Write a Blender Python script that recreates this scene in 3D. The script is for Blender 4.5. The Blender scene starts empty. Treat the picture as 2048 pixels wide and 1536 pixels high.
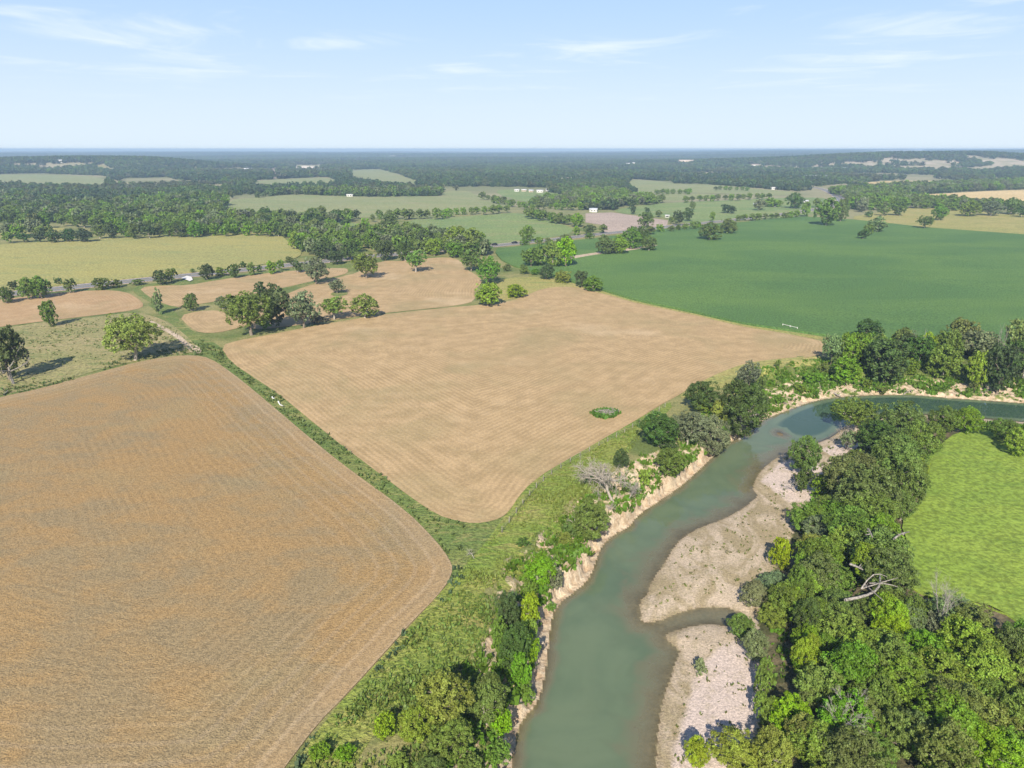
import bpy, bmesh, math, random
import numpy as np
from mathutils import Vector, geometry
R = math.radians
rng = np.random.default_rng(7)
random.seed(7)
S = bpy.context.scene
COL = S.collection

# ------------------------------------------------------------------ camera
CAMH, FPX, PITCH = 70.0, 1420.0, math.atan((768 - 298) / 1420.0)
cam = bpy.data.cameras.new("camera")
cam.sensor_width = 36.0
cam.lens = 36.0 * FPX / 2048
cam.clip_start, cam.clip_end = 1.0, 60000.0
camo = bpy.data.objects.new("camera", cam)
COL.objects.link(camo)
camo.location = (0, 0, CAMH)
camo.rotation_euler = (math.pi / 2 - PITCH, 0, 0)
S.camera = camo

# ------------------------------------------------------------------ sky, sun, exposure
SUN_EL, SUN_AZ = 36.0, 190.0          # the sun stands behind the drone, a little to its left
W = bpy.data.worlds.new("World")
S.world = W
W.use_nodes = True
wt = W.node_tree
wt.nodes.clear()
def wn(t, **k):
    n = wt.nodes.new(t)
    for a, b in k.items():
        setattr(n, a, b)
    return n
sky = wn("ShaderNodeTexSky", sky_type='NISHITA', sun_disc=False, sun_elevation=R(SUN_EL), sun_rotation=R(SUN_AZ),
         altitude=200.0, air_density=1.0, dust_density=0.2, ozone_density=1.0)
tc = wn("ShaderNodeTexCoord")
sep = wn("ShaderNodeSeparateXYZ")
wt.links.new(tc.outputs['Generated'], sep.inputs[0])
zc = wn("ShaderNodeMath", operation='MAXIMUM'); zc.inputs[1].default_value = 0.03
wt.links.new(sep.outputs[2], zc.inputs[0])
dv = []
for i in (0, 1):                       # a thin cirrus deck: the ray is carried up to a level sheet
    d = wn("ShaderNodeMath", operation='DIVIDE')
    wt.links.new(sep.outputs[i], d.inputs[0]); wt.links.new(zc.outputs[0], d.inputs[1]); dv.append(d)
cmb = wn("ShaderNodeCombineXYZ")
wt.links.new(dv[0].outputs[0], cmb.inputs[0]); wt.links.new(dv[1].outputs[0], cmb.inputs[1])
mp = wn("ShaderNodeMapping"); mp.inputs['Rotation'].default_value = (0, 0, R(-12)); mp.inputs['Scale'].default_value = (0.55, 0.5, 1)
mp.inputs['Location'].default_value = (1.7, 0.4, 0)
wt.links.new(cmb.outputs[0], mp.inputs[0])
nz = wn("ShaderNodeTexNoise"); nz.inputs['Scale'].default_value = 1.1; nz.inputs['Detail'].default_value = 9; nz.inputs['Roughness'].default_value = 0.62; nz.inputs['Distortion'].default_value = 1.2
wt.links.new(mp.outputs[0], nz.inputs[0])
nz2 = wn("ShaderNodeTexNoise"); nz2.inputs['Scale'].default_value = 0.35; nz2.inputs['Detail'].default_value = 2
wt.links.new(cmb.outputs[0], nz2.inputs[0])
ad = wn("ShaderNodeMath", operation='MULTIPLY_ADD'); ad.inputs[1].default_value = 0.9
wt.links.new(nz2.outputs[0], ad.inputs[0]); wt.links.new(nz.outputs[0], ad.inputs[2])
mr = wn("ShaderNodeMapRange"); mr.interpolation_type = 'SMOOTHSTEP'
mr.inputs[1].default_value = 0.93; mr.inputs[2].default_value = 1.3; mr.inputs[3].default_value = 0.0; mr.inputs[4].default_value = 0.55
wt.links.new(ad.outputs[0], mr.inputs[0])
mx = wn("ShaderNodeMix", data_type='RGBA')
mx.inputs[7].default_value = (13.5, 14.2, 15.6, 1)
hzn = wn("ShaderNodeMapRange"); hzn.interpolation_type = 'SMOOTHSTEP'        # pale milky air low over the horizon
hzn.inputs[1].default_value = -.03; hzn.inputs[2].default_value = .21; hzn.inputs[3].default_value = .95; hzn.inputs[4].default_value = .0
wt.links.new(sep.outputs[2], hzn.inputs[0])
blu = wn("ShaderNodeMix", data_type='RGBA'); blu.inputs[0].default_value = .8; blu.inputs[7].default_value = (6.9, 10.0, 14.6, 1)
wt.links.new(sky.outputs[0], blu.inputs[6])
mh = wn("ShaderNodeMix", data_type='RGBA'); mh.inputs[7].default_value = (10.4, 11.9, 13.0, 1)
wt.links.new(hzn.outputs[0], mh.inputs[0]); wt.links.new(blu.outputs[2], mh.inputs[6])
zen = wn("ShaderNodeMapRange"); zen.interpolation_type = 'SMOOTHSTEP'        # the dome deepens overhead
zen.inputs[1].default_value = .17; zen.inputs[2].default_value = .45
wt.links.new(sep.outputs[2], zen.inputs[0])
mz = wn("ShaderNodeMix", data_type='RGBA'); mz.inputs[7].default_value = (1.0, 2.2, 5.2, 1)
wt.links.new(zen.outputs[0], mz.inputs[0]); wt.links.new(mh.outputs[2], mz.inputs[6])
cf = wn("ShaderNodeMapRange"); cf.interpolation_type = 'SMOOTHSTEP'; cf.inputs[1].default_value = .035; cf.inputs[2].default_value = .12
wt.links.new(sep.outputs[2], cf.inputs[0])
cm = wn("ShaderNodeMath", operation='MULTIPLY'); wt.links.new(cf.outputs[0], cm.inputs[0]); wt.links.new(mr.outputs[0], cm.inputs[1])
wt.links.new(cm.outputs[0], mx.inputs[0]); wt.links.new(mz.outputs[2], mx.inputs[6])
bgn = wn("ShaderNodeBackground"); bgn.inputs['Strength'].default_value = 0.05
wo = wn("ShaderNodeOutputWorld")
wt.links.new(mx.outputs[2], bgn.inputs[0]); wt.links.new(bgn.outputs[0], wo.inputs[0])

sun = bpy.data.lights.new("sun", 'SUN')
sun.energy, sun.angle, sun.color = 5.0, R(0.5), (1.0, 0.92, 0.79)
suno = bpy.data.objects.new("sun", sun)
COL.objects.link(suno)
sd = Vector((math.sin(R(SUN_AZ)) * math.cos(R(SUN_EL)), math.cos(R(SUN_AZ)) * math.cos(R(SUN_EL)), math.sin(R(SUN_EL))))
suno.rotation_euler = (-sd).to_track_quat('-Z', 'Y').to_euler()
suno.location = (0, -50, 200)
S.view_settings.view_transform = 'Standard'
S.view_settings.look = 'None'
S.view_settings.exposure = 0.64
S.view_settings.gamma = 1
S.render.engine = 'CYCLES'
S.cycles.use_denoising = True
S.cycles.max_bounces = 6
S.cycles.diffuse_bounces = 2
S.cycles.glossy_bounces = 2
S.cycles.transmission_bounces = 3
S.cycles.transparent_max_bounces = 6
S.cycles.volume_bounces = 0
S.cycles.caustics_reflective = S.cycles.caustics_refractive = False

# ------------------------------------------------------------------ pixel -> world
CP, SP = math.cos(PITCH), math.sin(PITCH)
def ray(px, py):
    px, py = np.asarray(px, float), np.asarray(py, float)
    u, v = (px - 1024) / FPX, (768 - py) / FPX
    return np.stack([u, CP + v * SP, -SP + v * CP], -1)      # camera-axis depth 1
def on_plane(px, py, z):
    d = ray(px, py)
    t = (z - CAMH) / d[..., 2]
    return d[..., :2] * t[..., None]

WATER = -5.0
L_PX = [(1000,1640),(1022,1560),(1030,1490),(1036,1455),(1049,1434),(1074,1409),(1086,1369),(1091,1342),(1096,1302),(1101,1252),(1106,1228),(1119,1207),(1136,1193),
        (1171,1167),(1186,1142),(1195,1112),(1204,1092),(1229,1067),(1259,1055),(1274,1032),(1306,1010),(1341,987),(1371,965),(1419,920),(1434,905),
        (1461,882),(1499,868),(1514,850),(1534,836),(1561,826),(1598,812),(1631,801),(1676,794),(1736,790),(1786,789),(1836,790),(1886,795),(1961,800),(2048,806),(2300,822)]
R_PX = [(1316,1640),(1311,1536),(1315,1472),(1321,1422),(1328,1392),(1340,1360),(1349,1330),(1360,1307),(1356,1297),(1336,1282),(1329,1272),(1346,1262),
        (1394,1250),(1424,1248),(1450,1252),(1478,1246),(1492,1236),(1474,1220),(1436,1212),(1386,1217),(1349,1229),(1324,1240),(1299,1246),(1283,1244),(1281,1228),(1279,1202),
        (1294,1190),(1301,1167),(1311,1152),(1336,1115),(1349,1092),(1369,1072),(1399,1055),(1444,1040),(1486,1017),(1519,990),(1506,982),(1506,970),(1521,940),
        (1558,912),(1590,898),(1635,886),(1668,872),(1690,852),(1730,838),(1786,829),(1850,829),(1911,833),(1971,838),(2048,844),(2300,862)]
GR_PX = [(1440,1640),(1470,1560),(1520,1450),(1535,1390),(1520,1330),(1512,1285),(1520,1235),(1530,1180),(1560,1120),(1585,1070),(1612,1020),(1632,975),(1660,930),
         (1700,905),(1735,880),(1735,860),(1760,842),(1800,836),(1911,838),(1965,850),(2005,848),(2048,850),(2300,868)]
def chaikin(P, n=1, closed=False):
    P = np.asarray(P, float)
    for _ in range(n):
        Q = np.roll(P, -1, 0) if closed else P[1:]
        A = P if closed else P[:-1]
        N = np.empty((2 * len(A), 2)); N[0::2] = A * .75 + Q * .25; N[1::2] = A * .25 + Q * .75
        P = N if closed else np.vstack([P[:1], N, P[-1:]])
    return P
def pl(pts, z): a = np.array(pts, float); return on_plane(a[:, 0], a[:, 1], z)
LW, RW = chaikin(pl(L_PX, WATER), 1), chaikin(pl(R_PX, WATER), 1)
GW = chaikin(pl(GR_PX, WATER + .6), 1)
def seg_dist(x, y, P, closed=False):
    P = np.asarray(P); A = P if closed else P[:-1]; B = np.roll(P, -1, 0) if closed else P[1:]
    out = np.full(x.shape, 1e18)
    for (ax, ay), (bx, by) in zip(A, B):
        dx, dy = bx - ax, by - ay
        t = np.clip(((x - ax) * dx + (y - ay) * dy) / max(dx * dx + dy * dy, 1e-9), 0, 1)
        np.minimum(out, (x - ax - t * dx) ** 2 + (y - ay - t * dy) ** 2, out=out)
    return np.sqrt(out)
def inside(x, y, P):
    c = np.zeros(x.shape, bool); P = np.asarray(P)
    x2, y2 = P[-1]
    for x1, y1 in P:
        if y1 != y2:
            c ^= ((y1 > y) != (y2 > y)) & (x < (x2 - x1) * (y - y1) / (y2 - y1) + x1)
        x2, y2 = x1, y1
    return c
WATERP = np.vstack([LW, RW[::-1]])
PENIN = np.vstack([RW, [(600, RW[-1][1]), (600, 0), (RW[0][0], 0)]])
GRAVP = np.vstack([RW, GW[::-1]])
ISLE = on_plane(1560, 868, WATER)
def sst(a, b, x):
    t = np.clip((x - a) / (b - a), 0, 1); return t * t * (3 - 2 * t)
# cheap value noise for python-side use
_tab = rng.random((64, 64))
def vnoise(x, y, s):
    x, y = np.asarray(x, float) / s, np.asarray(y, float) / s
    xi, yi = np.floor(x).astype(int), np.floor(y).astype(int)
    fx, fy = x - xi, y - yi
    fx, fy = fx * fx * (3 - 2 * fx), fy * fy * (3 - 2 * fy)
    g = lambda a, b: _tab[a % 64, b % 64]
    return (g(xi, yi) * (1 - fx) + g(xi + 1, yi) * fx) * (1 - fy) + (g(xi, yi + 1) * (1 - fx) + g(xi + 1, yi + 1) * fx) * fy
def plain(x, y):
    x, y = np.asarray(x, float), np.asarray(y, float)
    r = np.hypot(x, y)
    und = 0.7 * (np.sin(x / 45 + 1.2) * np.sin(y / 62 + .5) + .6 * np.sin((x + y) / 95)) * sst(180, 330, r)
    far = sst(2300, 7600, y) * (13 + 34 * sst(500, 5200, x) + 5 * sst(0, 5000, -x))
    far += sst(1900, 3200, y) * (vnoise(x, y, 900) - .45) * 17 * sst(1900, 5000, y) ** .5
    hill = lambda cx, cy, rx, ry, h: h * np.exp(-(((x - cx) / rx) ** 2 + ((y - cy) / ry) ** 2))
    far += hill(-1640, 2500, 420, 330, 30) + hill(-1250, 2600, 300, 260, 20)
    far += hill(1350, 2750, 330, 330, 31) + hill(1800, 2750, 330, 300, 40) + hill(1000, 3000, 500, 380, 20)
    return und + far
BW = 9.0
def height(x, y):
    x, y = np.asarray(x, float), np.asarray(y, float)
    shp = x.shape
    x, y = x.ravel(), y.ravel()
    z = plain(x, y)
    m = (x > -40) & (x < 420) & (y > -20) & (y < 320)
    if m.any():
        a, b = x[m], y[m]
        dl, dr = seg_dist(a, b, LW), seg_dist(a, b, RW)
        wat, pen, gra = inside(a, b, WATERP), inside(a, b, PENIN), inside(a, b, GRAVP)
        dg = seg_dist(a, b, GW)
        zz = z[m].copy()
        bed = WATER - np.minimum(np.minimum(dr * (.21 + .75 * sst(74, 88, a)), dl * (.6 + .4 * sst(74, 88, a))), 2.0 + 2.2 * sst(70, 84, a)) - .02
        isl = np.exp(-(((a - ISLE[0]) / 2.6) ** 2 + ((b - ISLE[1]) / 4.2) ** 2))
        bed = np.maximum(bed, WATER - 1.1 + 1.25 * isl - .5 * (1 - isl))*(isl > .12) + bed*(isl <= .12)
        zg = WATER + .75 * (1 - np.exp(-dr / 5)) + .1 * (vnoise(a, b, 3.0) - .5) * np.minimum(dr, 1)
        zr = WATER + .75 + 3.3 * sst(0, 20, dg) + .25 * (vnoise(a, b, 4) - .5)
        w = (BW + 15 * sst(62, 85, a)) * (.75 + .5 * vnoise(a, b, 7.0))
        dj = np.maximum(dl - 1.3 * vnoise(a, b, 2.3) - .8 * vnoise(a, b, .9) * sst(0, .6, dl), 0)
        lip = (1.1 + 1.9 * vnoise(a, b, 6.0)) * sst(0, 1.0, dj) * (1 - .75 * sst(62, 80, a))
        t = np.clip(dj / w, 0, 1)
        up = lip + (-WATER - lip) * (t * .55 + .45 * sst(.45, .85, t))
        zl = WATER + up * 1.0 + 1.0 * (vnoise(a, b, 1.7) - .5) * sst(0, 1, dl) * (1 - sst(.8, 1, t)) + z[m] * sst(.6, 1, t)
        zz = np.where(wat, bed, np.where(pen, np.where(gra, zg, zr), np.where(dl < w, zl, z[m])))
        z[m] = zz
    return z.reshape(shp)
_T = 60 * 1.012 ** np.arange(470)
def ground(px, py):
    """where the view ray through a photo pixel first meets the ground"""
    d = ray(px, py)
    one = d.ndim == 1
    d = np.atleast_2d(d)
    out = np.empty((len(d), 3))
    for i, v in enumerate(d):
        P = v * _T[:, None]
        g = CAMH + P[:, 2] - (height(P[:, 0], P[:, 1]) if abs(P[0, 0]) < 500 and v[2] < -.2 else plain(P[:, 0], P[:, 1]))
        k = np.argmax(g < 0)
        if g[k] >= 0: k = len(_T) - 1
        a = g[k - 1] / max(g[k - 1] - g[k], 1e-6) if k else 0
        p = P[k - 1] + (P[k] - P[k - 1]) * min(max(a, 0), 1)
        out[i] = (p[0], p[1], CAMH + p[2])
    return out[0] if one else out
def gp(pts): a = np.array(pts, float); return ground(a[:, 0], a[:, 1])[:, :2]

# ------------------------------------------------------------------ objects and materials helpers
def tag(o, label=None, cat=None, group=None, kind=None):
    if label: o["label"] = label
    if cat: o["category"] = cat
    if group: o["group"] = group
    if kind: o["kind"] = kind
    return o
def new_mesh(name, V, F, mats=(), attrs=None, smooth=False, midx=None):
    """V (n,3), F (m,k) all of one size, or a list of such arrays"""
    me = bpy.data.meshes.new(name)
    Fs = F if isinstance(F, list) else [F]
    Fs = [np.asarray(f, np.int32) for f in Fs if len(f)]
    me.vertices.add(len(V)); me.vertices.foreach_set("co", np.asarray(V, np.float32).ravel())
    tot = np.concatenate([np.full(len(f), f.shape[1], np.int32) for f in Fs])
    lo = np.concatenate([f.ravel() for f in Fs])
    me.loops.add(len(lo)); me.loops.foreach_set("vertex_index", lo)
    me.polygons.add(len(tot))
    me.polygons.foreach_set("loop_start", np.concatenate([[0], np.cumsum(tot)[:-1]]).astype(np.int32))
    if midx is not None: me.polygons.foreach_set("material_index", np.asarray(midx, np.int32))
    if smooth: me.polygons.foreach_set("use_smooth", np.ones(len(tot), bool))
    for k, (dom, v) in (attrs or {}).items():
        a = me.attributes.new(k, 'FLOAT', dom); a.data.foreach_set("value", np.asarray(v, np.float32))
    for m in mats: me.materials.append(m)
    me.update(calc_edges=True)
    return me
def link(name, me, parent=None, loc=(0, 0, 0)):
    o = bpy.data.objects.new(name, me); COL.objects.link(o)
    o.location = loc
    if parent: o.parent = parent
    return o
def empty(name, loc):
    o = bpy.data.objects.new(name, None); COL.objects.link(o); o.location = loc; o.empty_display_size = .5
    return o

class M:
    """a small node builder"""
    def __init__(s, name):
        s.m = bpy.data.materials.new(name); s.m.use_nodes = True
        s.t = s.m.node_tree; s.t.nodes.clear()
        s.pos = s.n("ShaderNodeNewGeometry").outputs['Position']
    def n(s, typ, ins=None, **props):
        k = s.t.nodes.new(typ)
        for a, b in props.items(): setattr(k, a, b)
        for a, b in (ins or {}).items(): s.put(k.inputs[a], b)
        return k
    def put(s, sock, v):
        if isinstance(v, bpy.types.NodeSocket): s.t.links.new(v, sock)
        elif isinstance(v, (tuple, list)) and sock.type == 'RGBA': sock.default_value = tuple(v[:3]) + (1,)
        else: sock.default_value = v
    def noise(s, scale, detail=3, vec=None, rough=.55, dist=0.0, stretch=None, rot=0):
        v = vec or s.pos
        if stretch or rot:
            v = s.n("ShaderNodeMapping", {'Vector': v, 'Rotation': (0, 0, rot), 'Scale': stretch or (1, 1, 1)}).outputs[0]
        return s.n("ShaderNodeTexNoise", {'Vector': v, 'Scale': scale, 'Detail': detail, 'Roughness': rough, 'Distortion': dist}).outputs[0]
    def attr(s, name): return s.n("ShaderNodeAttribute", attribute_name=name).outputs['Fac']
    def math(s, op, a, b=0.0, c=0.0, clamp=False):
        k = s.n("ShaderNodeMath", operation=op, use_clamp=clamp)
        s.put(k.inputs[0], a); s.put(k.inputs[1], b)
        if op in ('MULTIPLY_ADD',): s.put(k.inputs[2], c)
        return k.outputs[0]
    def ramp(s, v, a, b, lo=0.0, hi=1.0):
        return s.n("ShaderNodeMapRange", {0: v, 1: a, 2: b, 3: lo, 4: hi}, interpolation_type='SMOOTHSTEP').outputs[0]
    def mix(s, f, a, b, blend='MIX'):
        k = s.n("ShaderNodeMix", data_type='RGBA', blend_type=blend)
        s.put(k.inputs[0], f); s.put(k.inputs[6], a); s.put(k.inputs[7], b)
        return k.outputs[2]
    def scale(s, col, f):                       # colour times a factor
        k = s.n("ShaderNodeVectorMath", operation='SCALE'); s.put(k.inputs[0], col if isinstance(col, bpy.types.NodeSocket) else tuple(col[:3])); s.put(k.inputs[3], f)
        return k.outputs[0]
    def bump(s, h, dist, strength=1.0, normal=None):
        i = {'Height': h, 'Distance': dist, 'Strength': strength}
        if normal: i['Normal'] = normal
        return s.n("ShaderNodeBump", i).outputs[0]
    def out(s, sh):
        s.n("ShaderNodeOutputMaterial", {'Surface': sh}); return s.m
    def diffuse(s, col, nrm=None, rough=.9, spec=.2):
        i = {'Base Color': col, 'Roughness': rough, 'Specular IOR Level': spec}
        if nrm: i['Normal'] = nrm
        return s.n("ShaderNodeBsdfPrincipled", i).outputs[0]
    def done(s, col, nrm=None, rough=.9, spec=.2): return s.out(s.diffuse(col, nrm, rough, spec))

def mat_plain(name, col, rough=.7, var=.25, scale=2.0):
    m = M(name); f = m.ramp(m.noise(scale, 4), .3, .7, 1 - var, 1 + var)
    return m.done(m.scale(col, f), m.bump(m.noise(scale * 6, 3), .03, .4), rough)

def mat_wheat():
    m = M("ripe_wheat")
    e = m.attr("edge")
    big = m.noise(.021, 4, dist=.8); mid = m.noise(.11, 4, dist=.5, stretch=(1, 1.6, 1), rot=R(35)); fine = m.noise(2.4, 3, rough=.65); fin2 = m.noise(4.6, 2)
    thin = m.ramp(m.math('ADD', m.math('MULTIPLY', big, .8), m.math('MULTIPLY', mid, .7)), .6, .88)
    col = m.mix(thin, (.285, .212, .112), (.345, .225, .098))
    col = m.mix(m.ramp(m.noise(.045, 3), .5, .72, 0, .45), col, (.30, .24, .125))
    band = m.ramp(e, 1.0, 7.0)
    col = m.mix(m.math('MULTIPLY_ADD', band, .4, .6), (.36, .27, .165), col)
    jit = m.math('MULTIPLY_ADD', m.noise(.05, 2), 1.6, e)
    row = m.math('SINE', m.math('MULTIPLY', jit, 2 * math.pi / 1.75))
    track = m.math('MULTIPLY', m.ramp(m.math('SINE', m.math('MULTIPLY', jit, 2 * math.pi / 3.1)), .5, 1.0), m.ramp(e, 24, 6))
    col = m.mix(m.math('MULTIPLY', track, .22), col, (.47, .36, .24))
    tex = m.ramp(m.math('ADD', m.math('MULTIPLY', fine, .5), m.math('MULTIPLY', fin2, .5)), .36, .62, .66, 1.2)
    col = m.scale(col, tex)
    col = m.scale(col, m.math('MULTIPLY_ADD', m.math('MULTIPLY', row, m.ramp(m.noise(.04, 3), .4, .62, .15, 1.0)), .06, 1.0))
    h = m.math('ADD', m.math('MULTIPLY', fine, 1.0), m.math('ADD', m.math('MULTIPLY', fin2, .45), m.math('MULTIPLY', row, .035)))
    return m.done(col, m.bump(h, .3, m.ramp(e, 1, 7, .4, .75)))
def mat_stubble(name, c1, c2, green=.35, per=1.55):
    m = M(name)
    e = m.attr("edge")
    j = m.math('MULTIPLY_ADD', m.noise(.014, 3), 8.0, e)
    j = m.math('MULTIPLY_ADD', m.noise(.35, 2), .5, j)
    row = m.math('SINE', m.math('MULTIPLY', j, 2 * math.pi / per))
    wide = m.math('SINE', m.math('MULTIPLY', j, 2 * math.pi / 5.9))
    patch = m.noise(.03, 5, dist=.6)
    along = m.noise(.16, 4, rough=.65)
    amp = m.ramp(m.noise(.018, 2), .35, .65, .25, 1.0)
    v = m.math('ADD', m.math('MULTIPLY', m.math('MULTIPLY', row, .21), amp), m.math('MULTIPLY', m.math('MULTIPLY', wide, .09), m.ramp(m.noise(.025, 2), .4, .6, .1, 1.0)))
    v = m.math('ADD', v, m.math('MULTIPLY_ADD', along, 1.5, -.25))
    col = m.mix(m.ramp(v, .15, .85), c2, c1)
    col = m.mix(m.ramp(patch, .46, .72, 0, green + .25), col, (.285, .235, .115))
    col = m.mix(m.ramp(m.noise(.02, 3), .56, .72, 0, .55), col, (.53, .40, .25))
    col = m.scale(col, m.ramp(m.noise(1.6, 4, rough=.7), .3, .7, .84, 1.14))
    h = m.math('ADD', m.math('MULTIPLY', row, .1), m.noise(1.7, 3, rough=.65))
    return m.done(col, m.bump(h, .16, .6))
def mat_crop(name, c1, c2, fine=1.0, patch=.02, dist=.8, dry=None, rowrot=None):
    m = M(name)
    f = m.noise(fine, 3, rough=.65)
    p = m.noise(patch, 4, dist=.5, stretch=(.6, 1.2, 1))
    col = m.mix(m.ramp(p, .35, .65), c1, c2)
    if dry: col = m.mix(m.ramp(m.noise(patch * 4, 5, dist=1.0, stretch=(.5, 1.4, 1)), .48, .7, 0, .8), col, dry)
    col = m.scale(col, m.ramp(f, .32, .68, .68, 1.3))
    h = f
    if rowrot is not None:
        w = m.n("ShaderNodeTexWave", {'Vector': m.n("ShaderNodeMapping", {'Vector': m.pos, 'Rotation': (0, 0, rowrot)}).outputs[0], 'Scale': .33, 'Distortion': 1.2, 'Detail': 2}).outputs[1]
        h = m.math('MULTIPLY_ADD', w, .35, f)
    return m.done(col, m.bump(h, dist, .8))
def mat_ground():
    m = M("rough_grass")
    a, b, f = m.noise(.045, 5, dist=.6), m.noise(.25, 4), m.noise(1.6, 4, rough=.7)
    col = m.mix(m.ramp(a, .36, .62), (.125, .165, .045), (.27, .25, .10))
    col = m.mix(m.ramp(b, .52, .72, 0, .6), col, (.085, .13, .03))
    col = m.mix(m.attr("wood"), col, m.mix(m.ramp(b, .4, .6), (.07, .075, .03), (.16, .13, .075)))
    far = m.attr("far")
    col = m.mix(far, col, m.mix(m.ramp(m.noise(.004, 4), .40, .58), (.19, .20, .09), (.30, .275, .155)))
    col = m.mix(m.math('MULTIPLY', m.attr("rocky"), m.ramp(m.noise(.02, 3), .4, .6, .3, .95)), col, (.44, .37, .28))
    col = m.scale(col, m.ramp(f, .3, .7, .72, 1.25))
    return m.done(col, m.bump(f, .4, .8))
def mat_bank():
    m = M("eroded_bank")
    a, b, f = m.noise(.22, 4, dist=.5), m.noise(.6, 4, rough=.65), m.noise(2.5, 5, rough=.7)
    vert = m.noise(.9, 4, stretch=(1, 1, .25))
    col = m.mix(m.ramp(b, .35, .65), (.60, .48, .33), (.42, .30, .19))
    col = m.mix(m.ramp(vert, .45, .7, 0, .7), col, (.70, .60, .45))
    g = m.ramp(m.math('ADD', m.math('MULTIPLY_ADD', m.attr("veg"), .26, a), m.math('MULTIPLY_ADD', b, .25, m.ramp(m.attr("up"), 1.2, 3.2, -.3, .02))), .60, .74)
    col = m.mix(g, col, m.mix(m.ramp(f, .4, .6), (.10, .155, .03), (.20, .22, .06)))
    col = m.scale(col, m.ramp(f, .3, .7, .8, 1.15))
    return m.done(col, m.bump(m.math('ADD', f, vert), .5, .8))
def mat_gravel():
    m = M("river_gravel")
    a, b, f = m.noise(.12, 5, dist=1.2, stretch=(1.6, .7, 1), rot=R(-35)), m.noise(.5, 5, rough=.65), m.noise(3.0, 5, rough=.75)
    col = m.mix(m.ramp(a, .40, .6), (.51, .41, .30), (.345, .275, .165))
    snd = m.ramp(m.math('MULTIPLY_ADD', m.attr("sand"), .8, m.math('MULTIPLY', b, .5)), .45, .75)
    col = m.mix(snd, col, (.60, .49, .42))
    wet = m.ramp(m.attr("up"), .14, .01)
    col = m.mix(m.math('MULTIPLY', wet, .4), col, (.29, .22, .13))
    col = m.mix(m.ramp(m.math('MULTIPLY_ADD', snd, -.12, m.noise(1.3, 3, rough=.8)), .56, .68, 0, .6), col, (.16, .16, .06))
    col = m.mix(m.ramp(b, .5, .72, 0, .5), col, (.35, .29, .17))
    col = m.scale(col, m.ramp(f, .3, .7, .66, 1.28))
    return m.done(col, m.bump(m.math('ADD', f, b), .2, .9))
def mat_bed():
    m = M("river_bed")
    a, f = m.noise(.3, 4), m.noise(2.0, 4)
    col = m.mix(m.ramp(a, .4, .6), (.145, .11, .06), (.205, .16, .095))
    return m.done(m.scale(col, m.ramp(f, .3, .7, .8, 1.2)), m.bump(f, .1, .5))
def mat_water():
    m = M("murky_water")
    dd = m.attr("depth")
    d = m.math('MULTIPLY', dd, m.ramp(m.noise(.22, 4, rough=.55, dist=.5), .3, .7, .7, 1.3))
    op = m.math('SUBTRACT', 1.0, m.math('POWER', 2.718, m.math('MULTIPLY', d, -2.0)), clamp=True)
    col = m.mix(m.ramp(m.noise(.05, 4, dist=1.0), .38, .64), (.132, .174, .100), (.104, .148, .086))
    col = m.mix(m.ramp(d, .3, 1.2), (.205, .195, .12), col)
    col = m.mix(m.ramp(dd, 2.1, 3.4), col, (.045, .085, .055))
    nrm = m.bump(m.noise(.8, 3, stretch=(1, .6, 1)), .02, .25)
    body = m.n("ShaderNodeMixShader", {0: op, 1: m.n("ShaderNodeBsdfTransparent", {'Color': (.90, .91, .83)}).outputs[0],
                                       2: m.n("ShaderNodeBsdfDiffuse", {'Color': col}).outputs[0]}).outputs[0]
    gl = m.n("ShaderNodeBsdfGlossy", {'Color': (1, 1, 1), 'Roughness': .04, 'Normal': nrm}).outputs[0]
    fr = m.n("ShaderNodeFresnel", {'IOR': 1.4, 'Normal': nrm}).outputs[0]
    fr = m.math('MULTIPLY', fr, m.math('SUBTRACT', 1.0, m.n("ShaderNodeNewGeometry").outputs['Backfacing']))   # no total reflection for sunlight coming back up
    return m.out(m.n("ShaderNodeMixShader", {0: fr, 1: body, 2: gl}).outputs[0])
def mat_leaf(name, col=None, lo=.58, hi=1.5):
    m = M(name)
    oi = m.n("ShaderNodeObjectInfo")
    c = oi.outputs['Color'] if col is None else m.mix(0.0, col, col)
    t, r = m.attr("tint"), oi.outputs['Random']
    hs = m.n("ShaderNodeHueSaturation", {'Hue': m.ramp(m.math('MULTIPLY_ADD', t, .6, m.math('MULTIPLY', r, .4)), 0, 1, .475, .52),
                                         'Saturation': m.ramp(r, 0, 1, .9, 1.1), 'Value': m.math('MULTIPLY', m.ramp(t, 0, 1, lo, hi), m.ramp(r, 0, 1, .85, 1.15)), 'Color': c}).outputs[0]
    df = m.n("ShaderNodeBsdfPrincipled", {'Base Color': hs, 'Roughness': .55, 'Specular IOR Level': .25}).outputs[0]
    tr = m.n("ShaderNodeBsdfTranslucent", {'Color': m.scale(hs, 1.15)}).outputs[0]
    return m.out(m.n("ShaderNodeMixShader", {0: .27, 1: df, 2: tr}).outputs[0])
def mat_asphalt():
    m = M("worn_asphalt")
    col = m.scale((.19, .19, .195), m.ramp(m.noise(.4, 4), .3, .7, .85, 1.15))
    return m.done(col, m.bump(m.noise(6, 2), .02, .4), .85)

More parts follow.
